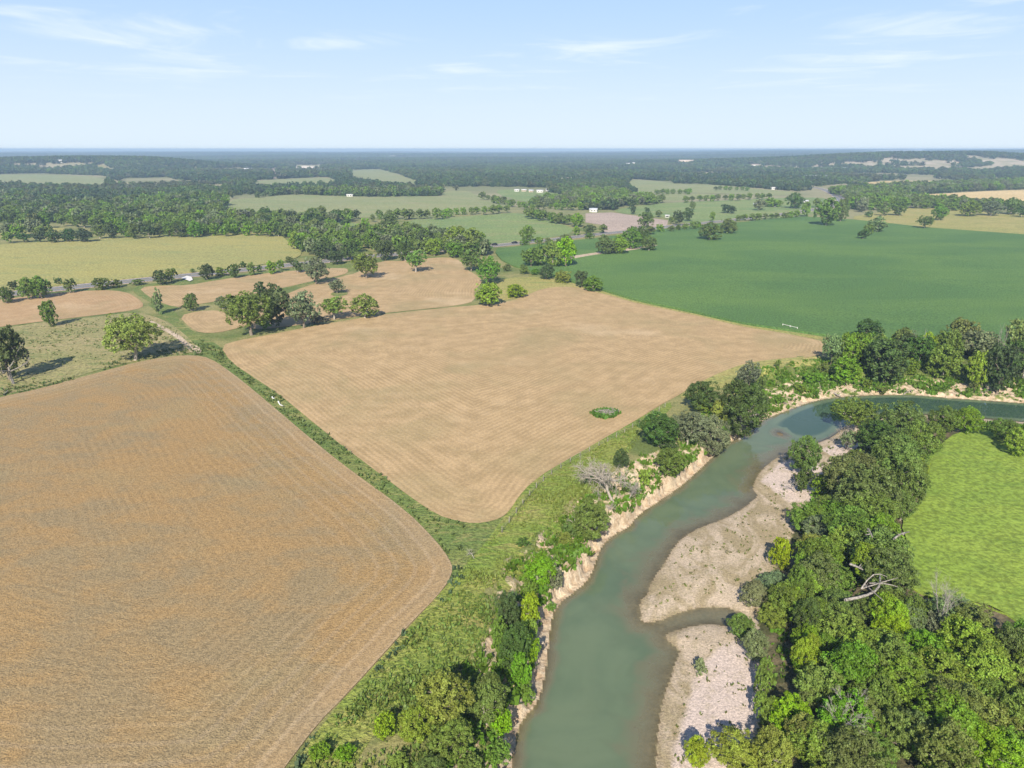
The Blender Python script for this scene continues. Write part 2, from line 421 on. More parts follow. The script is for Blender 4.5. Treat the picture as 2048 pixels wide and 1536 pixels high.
MT = dict(
    wheat=mat_wheat(), ground=mat_ground(), bank=mat_bank(), gravel=mat_gravel(), bed=mat_bed(), water=mat_water(),
    stubble=mat_stubble("straw_stubble", (.46, .325, .175), (.34, .24, .122)),
    stubble_red=mat_stubble("brown_stubble", (.44, .30, .165), (.36, .235, .12), .25),
    corn=mat_crop("green_corn", (.082, .165, .046), (.116, .205, .050), 1.3, .014, .9),
    olive=mat_crop("ripening_grain", (.30, .285, .10), (.34, .305, .10), .8, .012, .5, (.245, .265, .095)),
    pale=mat_crop("pale_pasture", (.21, .245, .10), (.25, .265, .115), .5, .012, .4, (.29, .265, .14)),
    fresh=mat_crop("fresh_pasture", (.155, .225, .075), (.195, .25, .085), .5, .012, .4, (.25, .255, .11)),
    meadow=mat_crop("bright_meadow", (.175, .255, .036), (.21, .28, .042), 1.1, .035, .35, (.155, .235, .035)),
    dry=mat_crop("dry_pasture", (.27, .25, .105), (.33, .275, .135), 1.2, .05, .6, (.145, .185, .06)),
    yellowgrass=mat_crop("yellow_grass", (.29, .275, .085), (.35, .30, .11), .9, .03, .5, (.22, .25, .075)),
    verge=mat_crop("verge_grass", (.12, .175, .045), (.17, .20, .055), 1.4, .07, .6, (.27, .25, .09)),
    lush=mat_crop("lush_bank_grass", (.155, .225, .038), (.225, .255, .055), 1.4, .06, .7, (.29, .26, .085)),
    mauve=mat_crop("ploughed_soil", (.37, .29, .235), (.42, .33, .27), .6, .02, .3),
    gold=mat_crop("golden_grain", (.56, .42, .20), (.60, .45, .225), .5, .01, .4),
    dirt=mat_crop("bare_dirt", (.44, .34, .24), (.50, .40, .30), 1.0, .05, .2),
    pink=mat_crop("quarry_rock", (.70, .58, .45), (.78, .68, .56), .05, .01, .2),
    asphalt=mat_asphalt(),
    paint=mat_plain("road_paint", (.72, .70, .60), .7, .1), yellowpaint=mat_plain("yellow_road_paint", (.65, .48, .10), .7, .1),
    leaf=mat_leaf("foliage"), grass=mat_leaf("grass_blades", None, .78, 1.25),
    bark=mat_plain("bark", (.20, .165, .13), .9, .3, 5), palebark=mat_plain("pale_bark", (.36, .32, .27), .9, .25, 5),
    dead=mat_plain("bleached_wood", (.26, .235, .205), .85, .5, 3), grey=mat_plain("grey_twigs", (.34, .31, .275), .9, .3, 5),
    white=mat_plain("white_paint", (.66, .65, .62), .5, .06), metal=mat_plain("pale_sheet_metal", (.62, .64, .66), .4, .08),
    greyroof=mat_plain("grey_roof", (.42, .42, .43), .6, .12), tanwall=mat_plain("tan_wall", (.55, .45, .35), .8, .1),
    redroof=mat_plain("brown_roof", (.26, .17, .13), .8, .15), dark=mat_plain("dark_opening", (.03, .03, .035), .6, .1),
    black=mat_plain("black_car_paint", (.012, .013, .016), .25, .1), glass=mat_plain("tinted_glass", (.02, .025, .03), .1, .1), tyre=mat_plain("tyre_rubber", (.02, .02, .02), .9, .1),
    concrete=mat_plain("pale_concrete", (.66, .64, .60), .8, .12), rock=mat_plain("limestone_rock", (.42, .38, .33), .9, .3, 3),
)

# ------------------------------------------------------------------ terrain: ground, river bed, bank, gravel bar
def axis(a, b, step, lo, hi, g=1.05):
    c = list(np.arange(a, b + step, step)); s, v = step, c[-1]
    while v < hi: s *= g; v += s; c.append(v)
    s, v, pre = step, a, []
    while v > lo: s *= g; v -= s; pre.append(v)
    return np.array(pre[::-1] + c)
xs, ys = axis(-14, 172, .5, -11500, 11500), axis(52, 258, .5, -600, 12600)
X, Y = np.meshgrid(xs, ys)
Z = height(X, Y)
nx, ny = len(xs), len(ys)
V = np.stack([X, Y, Z], -1).reshape(-1, 3)
I = np.arange(nx * ny).reshape(ny, nx)
Q = np.stack([I[:-1, :-1], I[:-1, 1:], I[1:, 1:], I[1:, :-1]], -1).reshape(-1, 4)
fx, fy, fz = (V[Q][..., k].mean(1) for k in range(3))
near = (fx > -40) & (fx < 420) & (fy > -20) & (fy < 320)
reg = np.zeros(len(Q), int)
a, b = fx[near], fy[near]
wat, pen, gra = inside(a, b, WATERP), inside(a, b, PENIN), inside(a, b, GRAVP)
dl = seg_dist(a, b, LW)
w = (BW + 15 * sst(62, 85, a)) * (.75 + .5 * vnoise(a, b, 7.0))
rn = np.where(wat, 1, np.where(pen & gra, 2, np.where(~pen & (dl < w), 3, 0)))
reg[near] = rn
vx, vy = V[:, 0], V[:, 1]
nv = (vx > -40) & (vx < 420) & (vy > -20) & (vy < 320)
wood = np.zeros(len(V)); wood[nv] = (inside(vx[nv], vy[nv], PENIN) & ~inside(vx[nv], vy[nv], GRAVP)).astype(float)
veg = sst(58, 80, vx)
up = V[:, 2] - WATER
sand = np.zeros(len(V)); sx_, sy_ = vx[nv], vy[nv]; sv = np.zeros(nv.sum())
for c in ([(1405,1345),(1450,1300),(1495,1282),(1515,1350),(1505,1430),(1470,1520),(1400,1640),(1350,1640),(1362,1500),(1392,1400)], [(1530,960),(1570,925),(1640,930),(1630,1000),(1580,1000)],
          [(1650,900),(1700,880),(1740,890),(1690,925)]):
    P_ = pl(c, WATER + .5); sv = np.maximum(sv, sst(-3.0, 1.5, np.where(inside(sx_, sy_, P_), 1, -1) * seg_dist(sx_, sy_, P_, True)))
sand[nv] = sv
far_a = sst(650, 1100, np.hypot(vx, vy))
rocky = np.exp(-(((vx - 1750) / 420) ** 2 + ((vy - 2560) / 200) ** 2)) + .9 * np.exp(-(((vx - 1250) / 380) ** 2 + ((vy - 2560) / 170) ** 2)) + .7 * np.exp(-(((vx + 1500) / 320) ** 2 + ((vy - 2270) / 130) ** 2)) + .5 * np.exp(-(((vx - 850) / 450) ** 2 + ((vy - 2400) / 300) ** 2))
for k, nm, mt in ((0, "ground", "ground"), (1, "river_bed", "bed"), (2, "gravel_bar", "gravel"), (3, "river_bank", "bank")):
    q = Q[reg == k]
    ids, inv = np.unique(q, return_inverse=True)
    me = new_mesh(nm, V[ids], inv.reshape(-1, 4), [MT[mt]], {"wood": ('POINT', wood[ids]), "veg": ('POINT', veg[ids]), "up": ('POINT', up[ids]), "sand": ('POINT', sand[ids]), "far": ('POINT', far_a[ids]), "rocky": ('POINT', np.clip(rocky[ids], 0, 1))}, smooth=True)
    tag(link(nm, me), kind='structure')

# ------------------------------------------------------------------ sheets laid on the terrain
def drape(name, P, mat, off=.06, step=None, h=0.0, kind='structure', smooth=1, zf=None, attrs=None, label=None):
    P = chaikin(P, smooth, True) if smooth else np.asarray(P)
    ext = np.ptp(P, axis=0).max()
    step = step or max(3.0, ext / 85)
    B = []
    for p, q in zip(P, np.roll(P, -1, 0)):
        n = max(1, int(np.hypot(*(q - p)) / step))
        B += [p + (q - p) * t / n for t in range(n)]
    B = np.array(B)
    gx = np.arange(P[:, 0].min(), P[:, 0].max(), step); gy = np.arange(P[:, 1].min(), P[:, 1].max(), step)
    G = np.stack(np.meshgrid(gx, gy), -1).reshape(-1, 2)
    G += (rng.random(G.shape) - .5) * step * .3
    G = G[inside(G[:, 0], G[:, 1], B)]
    if len(G): G = G[seg_dist(G[:, 0], G[:, 1], B, True) > step * .45]
    pts = [Vector(p) for p in np.vstack([B, G])]
    n = len(B)
    vs, _, fs, _, _, _ = geometry.delaunay_2d_cdt(pts, [(i, (i + 1) % n) for i in range(n)], [], 1, 1e-5)
    vv = np.array([(v.x, v.y) for v in vs])
    e = seg_dist(vv[:, 0], vv[:, 1], B, True)
    z = (zf(vv[:, 0], vv[:, 1]) if zf else height(vv[:, 0], vv[:, 1])) + off + h
    VV = np.column_stack([vv, z])
    F = np.array([f for f in fs if len(f) == 3])
    ab = VV[F[:, 1]] - VV[F[:, 0]]; ac = VV[F[:, 2]] - VV[F[:, 0]]
    fl = (ab[:, 0] * ac[:, 1] - ab[:, 1] * ac[:, 0]) < 0
    F[fl] = F[fl][:, ::-1]
    Fs = [F]
    if h > 0:                       # the crop stands up from the soil: close its edge with a skirt
        k = len(VV); idx = {(round(v[0], 3), round(v[1], 3)): i for i, v in enumerate(vv)}
        ring = [idx.get((round(p[0], 3), round(p[1], 3))) for p in B]
        ring = [i for i in ring if i is not None]
        top = VV[ring].copy(); low = top.copy(); low[:, 2] -= h + .1
        VV = np.vstack([VV, top, low]); e = np.concatenate([e, e[ring], e[ring]])
        m_ = len(ring)
        Fs.append(np.array([(k + i, k + (i + 1) % m_, k + m_ + (i + 1) % m_, k + m_ + i) for i in range(m_)]))
    at = {"edge": ('POINT', e)}
    if attrs: at.update(attrs(VV))
    o = link(name, new_mesh(name, VV, Fs, [mat], at, smooth=True))
    tag(o, kind=kind)
    return o

# river surface
drape("river", WATERP, MT['water'], 0.0, step=1.4, smooth=0, zf=lambda x, y: np.full(x.shape, WATER),
      attrs=lambda VV: {"depth": ('POINT', np.maximum(0, WATER - height(VV[:, 0], VV[:, 1])))})

WHEAT = [(-420,905),(-200,850),(0,795),(75,780),(212,742),(275,725),(337,714),(387,711),(420,717),(462,745),(512,785),(647,900),(712,950),(812,1022),(874,1085),(899,1120),
         (906,1140),(897,1165),(872,1197),(824,1245),(787,1287),(692,1392),(637,1447),(570,1536),(480,1660),(-300,1700),(-900,1400)]
STUB = [(440,692),(480,680),(512,675),(600,658),(650,648),(700,640),(760,630),(830,622),(900,615),(975,609),(1024,602),(1049,592),(1086,577),(1124,573),(1154,575),(1179,581),
        (1224,592),(1274,607),(1374,627),(1449,645),(1487,654),(1560,665),(1620,677),(1648,684),(1646,705),(1636,712),(1598,716),(1534,720),(1486,728),(1436,747),(1390,770),(1359,790),
        (1324,808),(1274,840),(1199,882),(1149,912),(1099,940),(1061,967),(1036,995),(1024,1015),(1009,1032),(987,1042),(949,1048),(912,1042),(874,1030),(824,997),(762,950),(712,912),
        (692,898),(620,840),(560,790),(512,758),(462,725)]
CORN = [(985,500),(1024,496),(1100,487),(1195,478),(1300,463),(1400,452),(1480,446),(1536,440),(1600,434),(1640,436),(1700,440),(1760,446),(1848,456),(1900,460),(2048,471),(2400,497),
        (2600,700),(2300,740),(2048,722),(1750,690),(1640,672),(1560,660),(1500,652),(1449,641),(1374,623),(1274,603),(1224,588),(1180,574),(1150,566),(1090,550),(1010,530)]
OLIVE = [(-400,515),(0,490),(175,480),(300,472),(400,469),(512,467),(560,470),(578,485),(594,497),(606,508),(587,520),(537,527),(500,534),(400,545),(300,553),(200,563),(100,572),(0,579),(-400,610)]
field = lambda nm, px, mt, **k: drape(nm, gp(px), MT[mt], **k)
field("wheat_field", WHEAT, 'wheat', h=.16, step=3.5)
field("stubble_field", STUB, 'stubble', off=.09, step=4.0)
field("corn_field", CORN, 'corn', h=.9)
field("grain_field", OLIVE, 'olive', h=.35)
field("stubble_field", [(-400,640),(0,600),(100,587),(200,580),(250,583),(275,596),(290,611),(272,620),(200,630),(100,641),(0,654),(-400,710)], 'stubble_red', off=.1)
field("stubble_field", [(277,575),(325,571),(375,571),(425,562),(512,549),(600,540),(687,535),(699,541),(688,550),(632,561),(562,577),(500,589),(450,600),(375,612),(350,615),(312,602),(295,592)], 'stubble', off=.1, step=3)
field("stubble_field", [(560,594),(612,572),(687,552),(712,547),(757,522),(812,522),(857,516),(900,515),(922,522),(927,535),(962,557),(964,566),(947,582),(952,602),(912,612),(812,622),(737,630),(662,641),(560,656),(500,660),(470,640),(520,610)], 'stubble', off=.1, step=3)
field("stubble_field", [(357,632),(400,622),(437,621),(480,630),(500,650),(475,657),(437,666),(400,666),(380,656)], 'stubble', off=.12, step=3)
field("dry_pasture", [(-300,725),(0,657),(100,643),(200,633),(272,623),(330,640),(372,670),(400,702),(330,712),(270,722),(205,738),(75,776),(0,790),(-300,840)], 'dry', off=.08)
field("grass_verge", [(372,600),(450,604),(500,594),(640,563),(700,543),(730,530),(770,512),(730,512),(640,530),(500,546),(400,560),(280,568),(262,582),(290,600),(345,625)], 'verge', off=.05)
field("grass_verge", [(285,600),(350,618),(362,650),(440,690),(560,790),(712,912),(824,997),(912,1042),(1009,1034),(1024,1015),(1000,1090),(930,1160),(897,1166),(899,1120),(812,1022),(647,900),(462,745),(415,712),(385,690),(340,645)], 'verge', off=.05)
field("river_meadow", [(1036,995),(1061,967),(1099,940),(1199,882),(1274,840),(1340,800),(1345,820),(1270,870),(1230,930),(1180,990),(1130,1050),(1080,1110),(1020,1170),(985,1250),(930,1330),(850,1390),(760,1450),(690,1560),(560,1580),(640,1450),(787,1290),(897,1167),(960,1100),(1009,1034)], 'lush', off=.07)
field("yellow_bank_grass", [(1350,798),(1390,770),(1436,747),(1486,728),(1534,720),(1636,712),(1646,722),(1600,733),(1540,745),(1500,752),(1450,775),(1400,790)], 'yellowgrass', off=.1, step=2.5)
field("corn_margin", [(1155,569),(1186,577),(1274,604),(1374,624),(1449,642),(1560,661),(1645,674),(1648,681),(1560,666),(1449,648),(1374,630),(1274,610),(1224,596),(1170,584),(1100,575),(1050,592),(985,606),(965,596),(970,570),(1010,556),(1090,553)], 'yellowgrass', off=.07, step=2.5)
field("bright_meadow", [(1911,868),(1973,860),(2023,885),(2048,897),(2400,960),(2600,1600),(2250,1500),(2100,1300),(2030,1240),(1961,1205),(1873,1205),(1790,1162),(1815,1125),(1815,1087),(1800,1050),(1825,1025),(1850,987),(1830,950),(1845,932),(1858,912),(1888,885)], 'meadow', off=.1, h=.25, step=2.5)
field("pasture", [(440,436),(457,399),(512,396),(587,388),(662,392),(762,394),(880,392),(887,382),(937,381),(952,391),(1024,410),(1022,416),(887,431),(737,436),(637,431)], 'pale', off=.12)
field("pasture", [(804,441),(912,434),(1024,426),(1039,427),(1099,442),(1146,455),(1146,466),(1111,473),(1024,487),(987,488),(957,477),(812,456)], 'fresh', off=.12)
field("ploughed_field", [(1171,427),(1224,425),(1274,432),(1336,441),(1334,452),(1274,458),(1209,465),(1204,450),(1171,445)], 'mauve', off=.14, smooth=0)
field("pasture", [(1000,378),(1080,383),(1130,388),(1165,397),(1100,406),(1050,404),(990,388)], 'fresh', off=.14)
field("pasture", [(1236,418),(1300,408),(1400,403),(1472,400),(1560,396),(1645,395),(1655,400),(1660,420),(1620,431),(1536,438),(1480,442),(1400,450),(1345,442),(1336,436),(1274,430),(1225,423)], 'fresh', off=.13)
field("pasture", [(1255,371),(1262,359),(1313,362),(1348,368),(1411,369),(1472,374),(1560,382),(1600,384),(1560,392),(1480,388),(1400,386),(1300,386),(1281,392)], 'pale', off=.15)
field("pasture", [(1305,388),(1385,387),(1430,389),(1400,397),(1360,402),(1310,400)], 'pale', off=.16)
field("grain_field", [(1708,367),(1786,362),(1886,361.5),(1981,367),(1886,370),(1811,373),(1735,377)], 'gold', off=.3)
field("grain_field", [(1816,391),(1911,386),(2048,380),(2400,369),(2400,424),(2048,408),(1961,412),(1886,406),(1840,400)], 'gold', off=.3)
field("yellow_meadow", [(1690,436),(1760,425),(1811,415),(1873,417),(1923,420),(2048,430),(2400,456),(2400,497),(2048,471),(1848,456),(1761,446)], 'yellowgrass', off=.14)
field("pasture", [(-300,353),(0,350),(75,349),(137,351),(200,354),(210,366),(200,377),(87,374),(0,372),(-300,372)], 'pale', off=.3)
field("pasture", [(500,372),(518,361),(600,357),(654,355),(674,364),(662,371),(560,375),(500,380)], 'pale', off=.3)
field("pasture", [(700,340),(760,338),(800,350),(840,362),(830,374),(760,372),(700,362)], 'pale', off=.3)
field("pasture", [(-60,456),(130,455),(128,462),(60,474),(-60,482)], 'olive', off=.14)
field("pasture", [(660,438),(740,452),(760,462),(680,466),(610,462)], 'fresh', off=.12)
field("bare_hillside", [(190,331),(205,329),(225,338),(250,344),(232,345),(204,343)], 'dry', off=.5)
field("quarry", [(576,336),(600,331.5),(640,334),(642,338),(610,339.5),(580,339)], 'pink', off=.8)
field("power_line_cut", [(545,336),(551,336),(553,357),(546,358)], 'mauve', off=.5, smooth=0)
field("quarry", [(1720,301.4),(1850,300.4),(1855,303),(1800,303.8),(1730,303.4)], 'pink', off=2.5)
field("bare_patch", [(103,371),(150,370.5),(185,371),(180,374),(110,375)], 'pink', off=.4)
field("dirt_track", [(1125,518),(1195,507),(1240,501),(1312,491),(1316,494),(1250,505),(1195,511),(1130,523)], 'dirt', off=.98, step=3)
field("dirt_track", [(300,640),(330,655),(362,672),(378,688),(398,693),(405,706),(385,708),(372,694),(350,674),(325,660),(298,644)], 'dirt', off=.12, step=2)
field("weedy_ring", [(1181,827),(1192,821),(1210,818),(1230,821),(1238,828),(1228,836),(1208,839),(1190,835)], 'verge', off=.2, step=1)
field("weedy_ring", [(660,587),(678,583),(694,584),(697,589),(680,593),(664,592)], 'verge', off=.16, step=1.5)

# highway with its painted lines
def ribbon(name, px, wid, mat, off, offs=0.0, dash=None, C=None):
    C = C if C is not None else chaikin(gp(px), 2)
    seg = np.hypot(*np.diff(C, axis=0).T); s = np.concatenate([[0], np.cumsum(seg)])
    n = int(s[-1] / 4); t = np.linspace(0, s[-1], n)
    P = np.column_stack([np.interp(t, s, C[:, 0]), np.interp(t, s, C[:, 1])])
    T = np.gradient(P, axis=0); T /= np.hypot(*T.T)[:, None]
    N = np.column_stack([-T[:, 1], T[:, 0]])
    A, B = P + N * (offs - wid / 2), P + N * (offs + wid / 2)
    VV = np.vstack([A, B]); VV = np.column_stack([VV, height(VV[:, 0], VV[:, 1]) + off])
    i = np.arange(n - 1)
    if dash: i = i[(i // dash) % 2 == 0]
    F = np.column_stack([i, i + 1, i + n + 1, i + n])
    return tag(link(name, new_mesh(name, VV, F, [mat], {"edge": ('POINT', np.zeros(len(VV)))})), kind='structure')
HWY = [(-400,634),(-120,604),(0,590),(100,580),(155,574),(250,564),(370,552),(490,540),(574,531),(657,522),(752,512),(800,508),(900,499),(987,492),(1029,487.5),(1111,479),(1199,468),(1289,460),(1345,452),(1409,446),(1500,436),(1580,427),(1640,418),(1680,409),(1683,402),(1676,393),(1660,384),(1640,377),(1610,372)]
HC = chaikin(gp(HWY), 2)
ribbon("highway_shoulder", None, 15.5, MT['dirt'], .2, C=HC)
ribbon("highway", None, 12.0, MT['asphalt'], .26, C=HC)
for o_ in (-4.6, 4.6): ribbon("lane_marking", None, .22, MT['paint'], .30, o_, C=HC)
for o_ in (-.2, .2): ribbon("lane_marking", None, .18, MT['yellowpaint'], .30, o_, C=HC)
tag(link("culvert_apron", new_mesh("culvert_apron", (lambda p: np.column_stack([p, height(p[:, 0], p[:, 1]) + .5]))(gp([(362,558),(374,553),(383,555),(386,561),(380,564),(370,560)])), np.array([[0, 5, 4, 3, 2, 1]]), [MT['concrete']])),
    "pale concrete apron beside the highway", "concrete apron")

# ------------------------------------------------------------------ foliage
def crown_mesh(name, nleaf, leaf, lobes, kind, seed):
    r = np.random.default_rng(seed)
    C, rad = [], []
    for _ in range(4000):
        if len(C) >= lobes: break
        v = r.normal(size=3); v /= np.linalg.norm(v)
        q = r.uniform(.2, 1) ** .4
        if kind == 'round': p = v * q * (.34, .34, .33) + (0, 0, .56); lr = r.uniform(.13, .21)
        elif kind == 'spread': p = v * q * (.40, .40, .30) + (0, 0, .60); lr = r.uniform(.09, .17)
        elif kind == 'tall': p = v * q * (.30, .30, .40) + (0, 0, .54); lr = r.uniform(.12, .2)
        else: p = v * q * (.36, .36, .30) + (0, 0, .38); lr = r.uniform(.13, .22)
        if p[2] < (.06 if kind == 'bush' else .2): continue
        if kind == 'spread' and C and min(np.linalg.norm(np.array(C) - p, axis=1)) < .10: continue
        if C and min(np.linalg.norm(np.array(C) - p, axis=1)) < .07: continue
        C.append(p); rad.append(lr)
    C, rad = np.array(C), np.array(rad)
    zmax = (C[:, 2] + rad).max(); C[:, 2] *= 1 / zmax
    ns = 14 if nleaf > 2500 else 7                              # every lobe carries smaller clumps, with dark gaps between them
    sk = np.repeat(np.arange(len(C)), ns)
    sdn = r.normal(size=(len(sk), 3)); sdn[:, 2] += .3; sdn /= np.linalg.norm(sdn, axis=1)[:, None]
    SC = C[sk] + sdn * (rad[sk] * r.uniform(.7, 1.12, len(sk)))[:, None]
    sr = rad[sk] * r.uniform(.2, .46, len(sk))
    pr = sr ** 2 / (sr ** 2).sum()
    j = r.choice(len(SC), int(nleaf * 1.5), p=pr)
    d = r.normal(size=(len(j), 3)) * .75 + sdn[j] * .7; d[:, 2] += .2; d /= np.linalg.norm(d, axis=1)[:, None]
    P = SC[j] + d * (sr[j] * r.uniform(.45, 1.12, len(j)))[:, None]
    k = sk[j]
    keep = P[:, 2] > 0
    for c, q in zip(C, rad): keep &= (np.linalg.norm(P - c, axis=1) > q * .6)
    P, d, k, j = P[keep][:nleaf], d[keep][:nleaf], k[keep][:nleaf], j[keep][:nleaf]
    n = len(P)
    N = d * .8 + r.normal(size=(n, 3)) * .5; N[:, 2] += .18
    N /= np.linalg.norm(N, axis=1)[:, None]
    t = np.cross(N, r.normal(size=(n, 3))); t /= np.linalg.norm(t, axis=1)[:, None]
    b = np.cross(N, t)
    s = (leaf * r.uniform(.65, 1.4, n))[:, None]
    VV = np.stack([P - t * s, P - b * s * .62 + N * s * .15, P + t * s, P + b * s * .62 + N * s * .15], 1).reshape(-1, 3)
    F = np.arange(4 * n).reshape(-1, 4)
    tint = np.clip(r.uniform(.1, .9, len(C))[k] * .35 + r.random(len(SC))[j] * .35 + .3 * r.random(n), 0, 1)
    return new_mesh(name, VV, F, [MT['leaf']], {"tint": ('FACE', tint)}), C, rad
def tube(path, rads, sides=6):
    path = np.asarray(path, float); n = len(path)
    T = np.gradient(path, axis=0); VV = []
    for p, t, q in zip(path, T, rads):
        t = t / max(np.linalg.norm(t), 1e-9)
        u = np.cross(t, (0.31, .9, .2) if abs(t[2]) > .8 else (0, 0, 1)); u /= np.linalg.norm(u); w_ = np.cross(t, u)
        for a in range(sides):
            g = 2 * math.pi * a / sides
            VV.append(p + q * (math.cos(g) * u + math.sin(g) * w_))
    F = [(i * sides + a, i * sides + (a + 1) % sides, (i + 1) * sides + (a + 1) % sides, (i + 1) * sides + a) for i in range(n - 1) for a in range(sides)]
    return np.array(VV), np.array(F)
def join(parts):
    VV, FF, o = [], [], 0
    for v, f in parts: VV.append(v); FF.append(f + o); o += len(v)
    return np.vstack(VV), np.vstack(FF)
def bend(a, b, r, n=5, amp=.12):
    a, b = np.asarray(a, float), np.asarray(b, float); t = np.linspace(0, 1, n)[:, None]
    off = r.normal(size=3) * np.linalg.norm(b - a) * amp
    return a + (b - a) * t + off * (np.sin(t * math.pi))
def trunk_mesh(name, C, seed, mat):
    r = np.random.default_rng(seed)
    top = np.array([r.normal() * .02, r.normal() * .02, .5])
    parts = [tube(bend((0, 0, -.03), top, r, 6, .04), np.linspace(.036, .018, 6), 7)]
    for c in C[np.argsort(-np.linalg.norm(C[:, :2], axis=1))][:7]:
        z = r.uniform(.2, .42)
        parts.append(tube(bend((0, 0, z), c, r, 5, .1), np.linspace(.017, .006, 5), 5))
    v, f = join(parts)
    return new_mesh(name, v, f, [mat], smooth=True)
LOD = dict(near=(15000, .0175, 44), mid=(4200, .031, 30), far=(1000, .06, 20))
CROWN, TRUNK, SRC = {}, {}, {}
sd_ = 11
for lod, (n_, l_, lb_) in LOD.items():
    for kd in ('round', 'spread', 'tall', 'bush'):
        for v_ in range(4 if lod != 'near' else 3):
            sd_ += 1
            q_ = .72 if kd == 'spread' else 1
            CROWN[lod, kd, v_], C_, _ = crown_mesh("crown", int(n_ * q_), l_, int(lb_ * (1.2 if kd == 'spread' else 1)), kd, sd_)
            if kd != 'bush': TRUNK[lod, kd, v_] = trunk_mesh("trunk", C_, sd_, MT['palebark'] if v_ % 2 else MT['bark'])
TONE = dict(dark=(.080, .130, .032), deep=(.060, .104, .032), mid=(.130, .200, .036), green=(.155, .245, .033), bright=(.205, .300, .034), yellow=(.235, .305, .028),
            olive=(.145, .208, .044), grey=(.170, .205, .100), pale=(.215, .265, .070))
WORDS = dict(dark="dark green", deep="blackish green", mid="mid green", green="fresh green", bright="bright green", yellow="yellow green", olive="olive green", grey="grey green", pale="pale green")

TREES = []       # every tree or bush asked for: dict(px, w, h in metres, xyz, shape, tone, zone, label)
def solve(cx, cy, wpx, hpx, bush=False):
    d = ray(cx, cy); dep = math.atan2(-d[2], math.hypot(d[0], d[1]))
    hg, H, Wm, p = 0.0, 8.0, 8.0, None
    for _ in range(8):
        z = hg + (.42 if bush else .53) * H
        t = (z - CAMH) / d[2]
        p = d * t
        Wm = wpx * t / FPX
        A = hpx * t / FPX * (np.linalg.norm(d) ** .5)
        H = math.sqrt(max(A * A - (Wm * math.sin(dep)) ** 2, (.45 * Wm) ** 2)) / math.cos(dep)
        H = min(max(H, (.5 if bush else .72) * Wm), 1.75 * Wm)
        hg = float(height(np.array([p[0]]), np.array([p[1]]))[0])
    return np.array([p[0], p[1], hg]), Wm, H
def T(zone, rows, group=None, bush=False):
    for row in rows:
        cx, cy, w_, h_ = row[:4]
        shape, tone = row[4], row[5]
        lab = row[6] if len(row) > 6 else None
        b_ = bush or shape == 'bush'
        p, Wm, H = solve(cx, cy, w_, h_, b_)
        TREES.append(dict(px=cx, wpx=w_, p=p, W=Wm, H=H, shape=shape, tone=tone, zone=zone, label=lab, group=group, bush=b_, hand=True))
def row(zone, a, b, n, w_, h_, shape, tones, jit=.35):
    rows = []
    for i in range(n):
        t = (i + .5 + random.uniform(-jit, jit) * .6) / n
        s = random.uniform(.8, 1.2)
        rows.append((a[0] + (b[0] - a[0]) * t, a[1] + (b[1] - a[1]) * t + random.uniform(-1, 1), w_ * s, h_ * s * random.uniform(.9, 1.1), shape, random.choice(tones)))
    T(zone, rows)

sp, ro, ta, bu = 'spread', 'round', 'tall', 'bush'
T("in the fields", [
 (262,672,108,90,sp,'pale',"wide pale green tree with bare limbs, alone in the dry pasture"),
 (96,626,34,48,ta,'mid',"small two-tiered tree at the edge of the brown stubble"),
 (8,708,78,92,ro,'dark',"dark tree behind the bleached snag at the corner of the dry pasture"),
 (316,603,28,46,ta,'grey',"thin leaning grey green tree between two pale stubble patches"),
 (382,604,34,34,ro,'mid',"small ragged tree in the ditch left of a half bare one"),
 (440,604,24,24,ro,'deep',"small dark tree with a bare top in the ditch"),
 (498,626,104,84,sp,'mid',"largest tree of the grove between the stubble fields, with a pale trunk"),
 (550,612,66,80,ro,'dark',"dark broad oak in the middle of the grove between the stubble fields"),
 (519,578,30,28,ta,'dark',"dark treetop behind the large tree of the grove"),
 (527,648,30,28,bu,'bright',"bright green bush under the large tree of the grove"),
 (604,618,66,72,sp,'grey',"ragged grey green tree in the grove between the stubble fields"),
 (637,640,30,22,bu,'grey',"low drooping grey green tree at the grove's edge"),
 (667,616,54,44,sp,'olive',"olive green open-crowned tree beside the round bright one"),
 (728,612,57,46,ro,'bright',"round bright green tree at the end of the grove on the stubble"),
 (630,540,54,52,sp,'grey',"grey green tree on a grass strip between stubble patches, with a leaning pale trunk"),
 (673,572,34,28,sp,'grey',"half dead small tree on a grassy island in the stubble"),
 (731,530,56,50,sp,'mid',"spreading tree with a dark shadow in the upper stubble field"),
 (831,522,44,42,sp,'olive',"olive tree standing free in the upper stubble field"),
 (942,519,48,44,sp,'mid',"rear tree of the pair at the corner of the upper stubble field"),
 (977,540,52,54,sp,'mid',"front tree of the pair at the corner of the upper stubble field, with two trunks"),
 (976,588,60,47,ro,'bright',"round bright green tree at the edge of the big stubble field"),
 (1032,584,46,26,bu,'bright',"low bright green bush beside the round bright tree"),
 (1014,536,20,15,bu,'mid'), (1049,540,20,20,bu,'mid'), (1070,544,22,13,bu,'mid'),
 (1093,543,36,30,ro,'dark',"round dark tree at the near corner of the corn field"),
 (1125,555,34,26,bu,'yellow',"yellow green bush between dark trees at the corn's edge"),
 (1164,558,32,32,ro,'dark',"dark round tree at the tip of the big stubble field"),
 (1187,567,40,30,ro,'mid',"mid green round tree touching the dark one at the stubble tip"),
])
T("in the grove left of the track", [(1062,514,44,40,sp,'olive'),(1082,510,38,40,ro,'mid'),(1104,508,50,50,ro,'bright'),(1132,505,48,56,ro,'bright'),(1120,490,30,26,ro,'dark')])
T("in the grove around the track", [(1211,490,42,38,ro,'mid'),(1240,490,40,36,ro,'green'),(1262,478,46,40,ro,'mid'),(1283,472,34,36,ro,'dark'),(1299,488,36,28,ro,'mid'),(1228,498,26,22,ro,'mid'),(1268,462,28,20,ro,'mid')])
